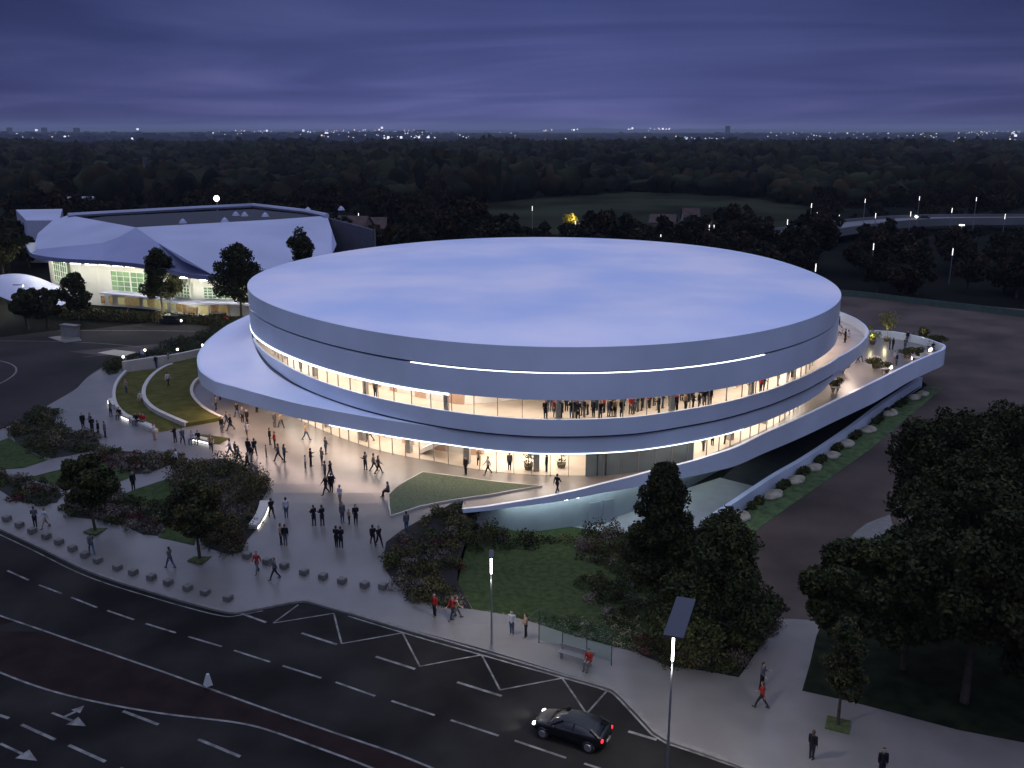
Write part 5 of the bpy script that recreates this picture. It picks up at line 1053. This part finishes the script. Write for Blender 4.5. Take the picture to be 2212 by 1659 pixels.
# ---------------------------------------------------------------- neighbouring hall
HL=D['HALL']; Hh=thing('event_hall','white sculpted hall with folded roof and bright green tinted glass front','hall',(0,0,0))
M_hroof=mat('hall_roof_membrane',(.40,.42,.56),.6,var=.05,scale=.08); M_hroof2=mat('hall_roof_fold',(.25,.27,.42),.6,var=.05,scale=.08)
def facet(name,pts,m):
    bm=bmesh.new(); vs=[bm.verts.new(p) for p in pts]; f=bm.faces.new(vs); bmesh.ops.triangulate(bm,faces=[f]); bmesh.ops.recalc_face_normals(bm,faces=bm.faces)
    me=bpy.data.meshes.new(name); 
    for f in bm.faces:
        if f.normal.z<0: f.normal_flip()
    bm.to_mesh(me); bm.free(); me.materials.append(m); return link(name,me,Hh)
def lift(p,d): return [(a,b,c+d) for a,b,c in p]
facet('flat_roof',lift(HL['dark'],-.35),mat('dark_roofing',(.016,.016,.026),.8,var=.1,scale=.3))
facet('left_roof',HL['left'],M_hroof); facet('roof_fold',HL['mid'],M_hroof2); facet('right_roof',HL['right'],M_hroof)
mb=MB(); r_=HL['rim']; mb.tube(r_,.55,6); link('roof_rim',mb.mesh('roof_rim',M_hroof),Hh)
ev=HL['eave']; evs=[]
for i in range(len(ev)): evs.append(Vector(ev[i]))
def HZ(p): return interp([(-60,10),(-56,9.2),(-48,8.3),(-41,7.9),(-28,7.4)],p[0])
evl=smoothline([(p.x,p.y) for p in evs],2); V=[]
for x,y in evl: V+=[(x,y,HZ((x,y))+.05),(x,y,HZ((x,y))-.7)]
link('eave_band',pmesh('eave_band',V,[(2*i,2*i+1,2*i+3,2*i+2) for i in range(len(evl)-1)],mat('eave_blue',(.12,.14,.26),.6,var=0)),Hh)
# inset wall line
wal=[]
for i,(x,y) in enumerate(evl):
    a=Vector(evl[max(i-1,0)]); b=Vector(evl[min(i+1,len(evl)-1)]); d=(b-a).normalized(); q=Vector((-d.y,d.x)); 
    wal.append((x+q.x*4.2,y+q.y*4.2))
V=[]
for (x,y),(u_,w_) in zip(evl,wal): z_=HZ((x,y)); V+=[(x,y,z_-.72),(x+(u_-x)*.3,y+(w_-y)*.3,z_-.73),(u_,w_,z_-.74)]
link('soffit',pmesh('soffit',V,[(3*i+k,3*i+3+k,3*i+4+k,3*i+1+k) for i in range(len(evl)-1) for k in (0,1)],mat('hall_soffit',(.75,.72,.66),.6,var=.03)),Hh)
V=[]
for (x,y),(ex_,ey_) in zip(wal,evl): V+=[(x,y,.8),(x,y,HZ((ex_,ey_))-.72)]
link('wall',pmesh('wall',V,[(2*i,2*i+2,2*i+3,2*i+1) for i in range(len(wal)-1)],mat('hall_wall',(.72,.72,.64),.7,var=.06,scale=.2)),Hh)
lens=[0]
for a,b in zip(wal,wal[1:]): lens.append(lens[-1]+math.dist(a,b))
def along(s_,out=0):
    for i in range(len(wal)-1):
        if s_<=lens[i+1]:
            t=(s_-lens[i])/(lens[i+1]-lens[i]); a=Vector(wal[i]); b=Vector(wal[i+1]); d=(b-a).normalized(); p=a+(b-a)*t-Vector((-d.y,d.x))*out; return p,d
    return Vector(wal[-1]),Vector((1,0))
M_gg=mat('green_tinted_glass',(.06,.15,.08),.2,emit=.16,var=.5,scale=.35,ecol=(.42,.62,.30),col2=(.20,.34,.16))
def nearest_s(px_x,py):
    best=min(range(len(wal)),key=lambda i:math.dist(wal[i],(px_x,py))); return lens[best]
s1=nearest_s(-77,172); s2=nearest_s(-58,158)
for k,(s0,w,z0,z1) in enumerate([(s1-17,7.5,4.2,8.8),(s1+1,9.5,3.9,7.6),(s2-5,5.5,4.2,6.6),(s2+2.5,5,4.2,6.2)]):
    p,d=along(s0+w/2,.12); mb=MB(); mb.obox(p,d,w,.1,z0,z1); f=link('glazing',mb.mesh('glazing',M_gg),Hh); mb=MB()
    for q in range(7):
        pp=p+d*(-w/2+w*q/6); o=pp-Vector((-d.y,d.x))*.12; mb.obox(o,d,.09 if q%3 else .3,.1,z0,z1)
    for q in range(5):
        zq=z0+(z1-z0)*q/4; o=p-Vector((-d.y,d.x))*.13; mb.obox(o,d,w,.1,zq-.05,zq+.05)
    link('frame',mb.mesh('frame',mat('white_frame',(.8,.8,.76),.5,var=0)),f)
# balcony slab, uplights and undercroft
V=[]
for i in range(0,len(wal)):
    if lens[i]<s1-2 or lens[i]>s2+14: continue
    (x,y)=wal[i]; p,d=along(max(.01,lens[i]),2.4); V+=[(x,y,3.5),(x,y,3.8),(p.x,p.y,3.8),(p.x,p.y,3.5)]
n_=len(V)//4
link('balcony',pmesh('balcony',V,[(4*i+k,4*i+4+k,4*i+4+(k+1)%4,4*i+(k+1)%4) for i in range(n_-1) for k in range(4)],M_hroof),Hh)
M_hl=mat('hall_light',(1,.97,.85),emit=42,var=0,ecol=(1,.96,.84)); 
for i in range(28):
    s_=lens[-1]*(.02+.96*i/28); p,d=along(s_,3.3); mb=MB(); mb.obox(p,d,2.4,.5,HZ(p)-.86,HZ(p)-.80); link('wall_washer',mb.mesh('wall_washer',M_hl),Hh)
wr=random.Random(4)
for i in range(16):
    s_=s1-1+i*1.9+wr.uniform(-.4,.4); p,d=along(s_,.2); mb=MB(); mb.obox(p,d,wr.uniform(.7,1.8),.1,1.4,wr.uniform(2.5,3.2)); q=wr.randrange(3)
    link('lower_window',mb.mesh('lower_window',mat('lower_window_glow%d'%q,(.3,.2,.08),.3,emit=[.06,.16,.30][q],var=.3,scale=1.2,ecol=[(.8,.3,.12),(.75,.55,.22),(.8,.75,.35)][q])),Hh)
# roof vents
for i,(fx,fy) in enumerate([(.12,.3),(.3,.75),(.5,.5),(.72,.62),(.2,.9),(.62,.95),(.88,.8),(.4,.12)]):
    a=Vector(HL['dark'][1]); b=Vector(HL['dark'][4]); c_=Vector(HL['dark'][0]); p=a+(b-a)*fx+(Vector(HL['dark'][6])-a)*(fy*.55)
    mb=MB(); mb.tube([(0,0,0),(0,0,.6),(0,0,1.0)],[.9,.55,.05],8); link('roof_vent',mb.mesh('roof_vent',M_hroof),Hh,(p.x,p.y,13.7))
# right end wall with dark framed bays
e0=Vector(HL['end'][0]); e1=Vector((-27.5,188,14)); d=(e1-e0).normalized(); mb=MB(); mb.obox(((e0.x+e1.x)/2,(e0.y+e1.y)/2),d,(e1-e0).length,.3,1,13.6); link('end_wall',mb.mesh('end_wall',mat('end_wall_grey',(.10,.10,.14),.7,var=.1)),Hh)
mb=MB()
for q in range(8):
    p=e0+(e1-e0)*q/7; mb.obox((p.x+.3,p.y-.3),d,.25,.2,1,13.8)
link('end_frame',mb.mesh('end_frame',M_kerb),Hh)
# left wing and curved entrance canopy
mb=MB(); w=HL['wing']; cx_=sum(p[0] for p in w)/5; cy_=sum(p[1] for p in w)/5
V=[(x,y,12) for x,y,z in w]+[(x,y,2) for x,y,z in w]; link('hall_annex',pmesh('hall_annex',V,[(0,1,2,3,4),(9,8,7,6,5)]+[(i,5+i,5+(i+1)%5,(i+1)%5) for i in range(5)],M_hroof),None,label='low white annex block behind the left end of the sculpted hall',cat='building')
gw=thing('entrance_canopy','curved white entrance canopy sweeping off the left end of the hall','canopy',(0,0,0)); rows=[]
for i in range(15):
    t=i/14; x=-106+24*t; y=178-13*t; zc=3.4+1.7*math.sin(t*PI*1.2)-.8*t
    rows.append([(x+2.5,y+7,zc+1.2),(x+1.2,y+3,zc+.9),(x,y,zc),(x-.6,y-1.6,zc-.9)])
V=[p for r in rows for p in r]; link('shell',pmesh('shell',V,[(4*i+k,4*i+4+k,4*i+5+k,4*i+1+k) for i in range(14) for k in range(3)],M_hroof,True),gw)
mb=MB()
for i in range(1,14,2): p=rows[i][2]; mb.box(p[0]-.9,p[0]+.9,p[1]+1,p[1]+1.3,p[2]-.9,p[2]-.7)
link('lights',mb.mesh('lights',M_hl),gw)
mb=MB()
for i in (2,6,10,13): p=rows[i][1]; mb.tube([(p[0],p[1],1),(p[0],p[1],p[2])],.2,8)
link('supports',mb.mesh('supports',M_hroof),gw)
# bright planted court lamp before the hall
t=thing('garden_light','bright ground floodlight shining at the foot of the central hall tree','garden light',(-58.5,158.9,1.2)); mb=MB(); mb.obox((0,0),(1,0),.7,.3,0,.35); link('body',mb.mesh('body',mat('ground_flood',(1,.98,.92),emit=14,var=0)),t)
ld=bpy.data.lights.new('flood_beam','POINT'); ld.energy=900; ld.color=(1,.97,.85); ld.shadow_soft_size=.3; lo=bpy.data.objects.new('flood_beam',ld); COL.objects.link(lo); lo.parent=t; lo.location=(0,-.5,1.1)
# ---------------------------------------------------------------- background trees, fields, road, houses
sheet('far_field',[(-30,292),(-22,430),(60,520),(112,490),(132,420),(112,350),(78,302),(50,275),(0,268)],M_field,T,-.05,30.)
sheet('far_field_strip',[(-75,420),(-30,420),(-30,440),(-75,440)],M_field,T,0,20.)
sheet('far_track',[(44,262),(36,268),(29,274),(27,272),(36,264),(44,256)],mat('track_gravel',(.16,.14,.13),.9,var=.1),T,.1,4.)
OV=D['OVER']; mb=MB(); ovl=smoothline(OV,2); V=[]
for i,(x,y) in enumerate(ovl):
    a=Vector(ovl[max(i-1,0)]); b=Vector(ovl[min(i+1,len(ovl)-1)]); d=(b-a).normalized(); q=Vector((-d.y,d.x))
    for o,z in ((-7,2.0),(-7,4.4),(-6.6,4.4),(-6.6,3.5),(6.6,3.5),(6.6,4.4),(7,4.4),(7,2.0)): V.append((x+q.x*o,y+q.y*o,z))
link('motorway',pmesh('motorway',V,[(8*i+k,8*i+8+k,8*i+8+(k+1)%8,8*i+(k+1)%8) for i in range(len(ovl)-1) for k in range(8)],mat('motorway_grey',(.13,.13,.14),.8,var=.1,scale=.05)),kind='structure')
t=thing('car','distant car with bright headlights on the elevated motorway','car',(138.5,320,3.5),2.9); mb=MB(); mb.box(-2,2,-.8,.8,.3,.9); mb.box(-1.3,1,-.7,.7,.9,1.4); link('body',mb.mesh('body',MATS['dark_car']),t); mb=MB(); mb.sphere((2.2,-1,.8),.4,8,6); mb.sphere((2.2,1,.8),.4,8,6); link('headlights',mb.mesh('headlights',MATS['white_glow']),t)
g=np.random.default_rng(11); M_far=[mat('far_leaf',(.016,.019,.011),.85,var=.3,scale=.3,spec=.1),mat('far_leaf_brown',(.040,.026,.013),.85,var=.3,scale=.3,spec=.1)]
BT=[]
for i in range(7):
    gg=np.random.default_rng(70+i); h=[9,11,13,8,10,12,7][i]; w=[9,9,10,9,7,11,8][i]
    me=leafmesh('tree',crown_blobs(h,w,'round' if i%3 else 'oval',gg,16),2600,.42,M_far,seed=70+i,extra=.15 if i!=3 else .7)
    bm=bmesh.new(); bm.from_mesh(me); tm=trunkmesh('t',h,w,.25,gg); k=len(bm.faces); bm.from_mesh(tm); bm.faces.ensure_lookup_table(); me.materials.append(M_bark)
    for f in bm.faces[k:]: f.material_index=2
    bm.to_mesh(me); bm.free(); BT.append(me)
OC=[(57,304),(62,300),(-46,285)]
def clear(x,y):
    if -112<x<-26 and 150<y<246: return False
    if (x-CX0)**2/50**2+(y-CY0)**2/50**2<1: return False
    if x>40 and y<188-.52*(x-70)+8 and y<200: return False
    if inside((x,y),[(-30,292),(-22,430),(60,520),(112,490),(132,420),(112,350),(78,302),(50,275),(0,268)]): return False
    for a,b in zip(OV,OV[1:]):
        q=Vector((b[0]-a[0],b[1]-a[1])); t_=max(0,min(1,((x-a[0])*q.x+(y-a[1])*q.y)/q.length_squared)); 
        if math.hypot(x-a[0]-q.x*t_,y-a[1]-q.y*t_)<13: return False
    for hx_,hy_ in D['HOUSES']:
        if abs(x-hx_)<6.5 and -14<y-hy_<9: return False
    return True
pts=[]; tries=0
def band(n,x0,x1,y0,y1,ok=lambda x,y:True,md=6.5):
    global tries; c=0; tries=0
    while c<n and tries<n*60:
        tries+=1; x=g.uniform(x0,x1); y=g.uniform(y0,y1)
        if abs(x)>y*.60+8 or not ok(x,y) or not clear(x,y): continue
        if any((x-a)**2+(y-b)**2<md*md for a,b in pts): continue
        pts.append((x,y)); c+=1
band(16,-60,-20,150,240,lambda x,y:x>-24)                 # behind the arena
band(75,40,190,190,300,lambda x,y:True)                    # dark wood right
band(45,-30,60,205,275)
band(60,-150,-20,245,330)
band(16,-150,-110,180,250)
band(52,-210,-25,320,420,md=9)
band(22,60,220,330,420,md=9)
for i,(x,y) in enumerate(pts):
    zone='left, beyond the white hall' if x<-20 and y>240 else ('right of the arena, before the motorway' if x>40 else 'just behind the arena roof') 
    k=int(g.integers(7)); s_=.75+.5*g.random()
    if x>70 and 240<y<332: s_*=.42
    link('tree',BT[k],None,(x,y,T(x,y)-.3),g.random()*6.28,f'dark broad tree in the wood on the {zone}' if 'just' not in zone else 'dark tree standing just behind the arena roof','tree','dark background trees',scale=s_)
for (x,y),m_,lb,e,r in [(D['YTREE'],(.35,.28,.03),'small tree glowing yellow in lamplight beyond the arena',900,2.3),(D['OTREE'],(.25,.09,.02),'small tree glowing orange under a lamp beyond the arena',500,2.6)]:
    me=leafmesh('tree',[(0,0,3.2,r,r,1.8),(1,0,2.6,r*.7,r*.7,1.3)],900,.4,[mat('lit_leaf'+lb[:17],m_,.8,var=.2)],seed=5); o=link('tree',me,None,(x,y,T(x,y)),0,lb,'tree')
    ld=bpy.data.lights.new('tree_lamp','POINT'); ld.energy=e; ld.color=(1,.85,.4); ld.shadow_soft_size=.4; lo=bpy.data.objects.new('tree_lamp',ld); COL.objects.link(lo); lo.location=(x+1.5,y-3.5,T(x,y)+4.5)
# houses
M_hw=[mat('house_white',(.30,.30,.33),.8,var=.05),mat('house_tan',(.16,.12,.10),.8,var=.05)]; M_tile=mat('roof_tile',(.07,.04,.035),.85,var=.2,scale=1)
hl=['white gabled house beyond the arena, left of a pair','second white gabled house beyond the arena with its gable side on','red roofed house just right of the white hall','low house with white gable lights right of the white hall','small pale house right behind the left roof edge of the arena','tan house beside the far meadow','low dark building behind the left end of the hall','second low dark building behind the hall, further right']
for i,((x,y),lb) in enumerate(zip(D['HOUSES'],hl)):
    t=thing('house',lb,'house',(x,y,0),.3*math.sin(i*2.1)); w_,d_,h_=[(5,7,4),(7,5,3),(9,8,5),(8,7,4),(6,6,3),(8,7,3.5),(16,9,5),(14,9,5)][i]; rh=[4,2,3,3,2,2.5,1,1][i]
    mb=MB(); mb.box(-w_/2,w_/2,-d_/2,d_/2,0,h_); mb.add([(-w_/2,-d_/2,h_),(-w_/2,d_/2,h_),(-w_/2,0,h_+rh-.1),(w_/2,-d_/2,h_),(w_/2,d_/2,h_),(w_/2,0,h_+rh-.1)],[(0,1,2),(5,4,3)]); link('walls',mb.mesh('walls',M_hw[0 if i in(0,1,4) else 1]),t)
    mb=MB(); mb.add([(-w_/2-.4,-d_/2-.4,h_-.1),(w_/2+.4,-d_/2-.4,h_-.1),(w_/2+.4,0,h_+rh),(-w_/2-.4,0,h_+rh),(-w_/2-.4,d_/2+.4,h_-.1),(w_/2+.4,d_/2+.4,h_-.1)],[(0,1,2,3),(3,2,5,4)]); link('roof',mb.mesh('roof',M_tile if i not in(6,7) else M_hw[0]),t)
    mb=MB(); 
    for q in (-.25,.25): mb.box(w_*q-.5,w_*q+.5,-d_/2-.04,-d_/2,1.2,2.4)
    link('window',mb.mesh('window',M_dark),t)
# hedge / fence line along the back of the yard
fl=smoothline([(x,y) for x,y,z in D['FENCE_R']],1); mb=MB(); strip(mb,[(50,203)]+fl,.15,T,0,h=1.2); link('fence',mb.mesh('fence',mat('fence_green',(.07,.11,.09),.8,var=.1)),label='long low grey green fence closing the back of the dark yard',cat='fence')
x,y=D['FLIGHT']; t=thing('floodlight','bright low light on a forecourt in the wood right of the arena','floodlight',(x,y,0)); mb=MB(); mb.tube([(0,0,0),(0,0,9)],.12,6); link('post',mb.mesh('post',M_post),t); mb=MB(); mb.box(-.5,.5,-.4,.4,9,9.25); link('lamp',mb.mesh('lamp',mat('forecourt_lamp',(1,1,.9),emit=5,var=0)),t)
# ---------------------------------------------------------------- distant wood
def ico(sub):
    bm=bmesh.new(); bmesh.ops.create_icosphere(bm,subdivisions=sub,radius=1); bm.verts.ensure_lookup_table()
    v=np.array([x.co[:] for x in bm.verts]); f=np.array([[q.index for q in x.verts] for x in bm.faces]); bm.free(); return v,f
def lumps(name,P3,rad,hz,sub,mats,label,seed):
    g=np.random.default_rng(seed); v,f=ico(sub); n=len(P3); k=len(v); m=len(f)
    jit=1+.22*g.normal(size=(n,k,1)); s=np.stack([rad,rad,hz],1)[:,None,:]
    co=(v[None]*jit*s+P3[:,None,:]).reshape(-1,3); fi=(f[None]+(np.arange(n)*k)[:,None,None]).reshape(-1,3)
    me=bpy.data.meshes.new(name); me.vertices.add(n*k); me.vertices.foreach_set('co',co.ravel()); me.loops.add(n*m*3); me.loops.foreach_set('vertex_index',fi.ravel()); me.polygons.add(n*m)
    me.polygons.foreach_set('loop_start',np.arange(n*m)*3); me.polygons.foreach_set('loop_total',np.full(n*m,3))
    for q in mats: me.materials.append(q)
    me.polygons.foreach_set('material_index',np.repeat(g.integers(len(mats),size=n),m).astype(np.int32)); me.update(calc_edges=True)
    return link(name,me,kind='stuff',label=label,cat='wood')
M_fw=[mat('wood_dark',(.0080,.0100,.0065),.9,var=.42,scale=.035,spec=.05),mat('wood_mid',(.017,.021,.010),.9,var=.42,scale=.035,spec=.05),mat('wood_brown',(.024,.019,.010),.9,var=.42,scale=.035,spec=.05)]
P3=[];ra=[];hh=[]
g=np.random.default_rng(5)
for i in range(9000):
    y=420+1250*g.random()**1.25; x=g.uniform(-1,1)*(y*.62+20)
    if inside((x,y),[(-30,292),(-22,430),(60,520),(112,490),(132,420),(112,350),(78,302),(50,275),(0,268)]): continue
    if -80<x<-28 and 412<y<446: continue
    big=math.sin(x*.013+2)*math.cos(y*.011)+math.sin(x*.031+y*.017)
    r=3.6+5.2*g.random()**1.5+(y>900)*2; h=6.5+7*g.random()+3.0*big; P3.append((x,y,h*.55)); ra.append(r); hh.append(h*.55)
lumps('distant_wood',np.array(P3),np.array(ra),np.array(hh),2,M_fw,'broad dark wood stretching from the fields to the town on the horizon',3)
# ---------------------------------------------------------------- hills and distant town
def hill(name,x0,x1,y,h,fn,dep=1500):
    V=[];n=60
    for i in range(n+1):
        x=x0+(x1-x0)*i/n; z=max(.5,fn(i/n)*h); V+=[(x,y-dep,-.5),(x,y-dep*.3,z*.8),(x,y,z),(x,y+dep,-.5)]
    return link(name,pmesh(name,V,[(4*i+k,4*i+4+k,4*i+5+k,4*i+1+k) for i in range(n) for k in range(3)],M_hill,True),kind='structure')
M_hill=mat('far_hill',(.10,.11,.16),.95,var=.1,scale=.002)
hill('hills',-700,3700,9500,42,lambda t:math.sin(PI*min(1,t*1.2))**.6*(.75+.2*math.sin(t*23)+.1*math.sin(t*61)) if t<.83 else .0)
hill('far_ridge',-7000,7000,11500,38,lambda t:.62+.2*math.sin(t*9)+.08*math.sin(t*37))
# town: boxes of buildings and small lights
g=np.random.default_rng(21); mb=MB(); lm=MB()
def tb(x,y,w,d,h,m=0):
    mb.box(x-w/2,x+w/2,y-d/2,y+d/2,0,h,m)
def uvx(u,y): return (u-1106)/2030*(y*.965)
for i in range(900):
    u=g.uniform(-60,2270); y=1750+4200*g.random()**1.3
    if 900<u<1500 and g.random()<.75: continue
    x=uvx(u,y); tb(x,y,g.uniform(12,40),14,g.uniform(6,14)+(u<950)*g.uniform(0,8),int(g.integers(2)))
for u,y,w,h in [(20,5600,24,38),(95,5600,26,38),(165,5700,30,37),(1572,5200,22,46),(905,5000,60,26)]:
    tb(uvx(u,y),y,w,20,h,0)
link('town',mb.mesh('town',[mat('town_haze_grey',(.10,.11,.17),.9,var=.2,scale=.01),mat('town_haze_blue',(.07,.08,.13),.9,var=.2,scale=.01)]),kind='stuff',label='low town blocks spread along the horizon beyond the wood',cat='town')  # blue of the distance haze is painted into both block colours
def lightbox(x,y,z,s,m): lm.box(x-s/2,x+s/2,y-s/2,y+s/2,z,z+s,m)
cl=[(30,80,285,300,7),(80,330,285,302,14),(440,600,282,292,30),(640,940,281,301,110),(960,1120,286,302,10),(1130,1250,280,284,10),(1340,1450,277,283,12),(1480,1570,297,302,14),(1650,2212,285,306,80),(2080,2212,284,290,26),(1000,1500,295,303,8)]
for u0,u1_,v0,v1,n in cl:
    for i in range(n):
        u=g.uniform(u0,u1_); v=g.uniform(v0,v1); al=math.atan(552/2030)-math.atan((829.5-v)/2030); z=g.uniform(8,16) if al>.002 else 30; y=min(8500,(33-z)/max(al,.0028)); z=33-al*y
        lightbox(uvx(u,y),y,z,y/1000*(.8 if u>1600 else 1)*g.choice([.6,.9,1.3],p=[.65,.27,.08]),int(g.choice(3,p=[.6,.25,.15])))
for u,v,k in [(78,283,2.4),(138,297,2.2),(332-35,281,2.4),(825,278,2.6),(705,292,3.8),(838,299,2.8),(866,299,2.8),(905,298,2.2),(925,299,2.6),(655,284,2.4),(576,284,2.2),(1108,301,2.4),(2196,295,2.6),(1366,279,2.4),(1432,280,2.2),(1540,302,2.2)]:
    al=math.atan(552/2030)-math.atan((829.5-v)/2030); y=min(8500,20/max(al,.0028)); z=33-al*y; lightbox(uvx(u,y),y,z,y/1000*k*.75,0)
link('town_lights',lm.mesh('town_lights',[mat('town_light_white',(.9,.93,1),emit=1.25,var=0,ecol=(.85,.88,1)),mat('town_light_warm',(1,.8,.6),emit=1.2,var=0,ecol=(1,.75,.5)),mat('town_light_blue',(.6,.7,1),emit=1.0,var=0,ecol=(.6,.7,1))]),kind='stuff',label='hundreds of tiny town lights scattered along the horizon',cat='town lights')

# ---------------------------------------------------------------- haze: one closed box of thin pale air
hz=bpy.data.materials.new('haze_air'); hz.use_nodes=True; t=hz.node_tree; t.nodes.clear(); o_=t.nodes.new('ShaderNodeOutputMaterial'); v_=t.nodes.new('ShaderNodeVolumePrincipled')
v_.inputs['Color'].default_value=(.72,.80,.95,1); v_.inputs['Density'].default_value=.000065; v_.inputs['Anisotropy'].default_value=.0; t.links.new(v_.outputs[0],o_.inputs['Volume'])
mb=MB(); mb.box(-9500,9500,-250,13500,-5,80); h_=link('haze',mb.mesh('haze',hz),kind='stuff',label='thin pale dusk haze filling the air over the whole place',cat='haze')
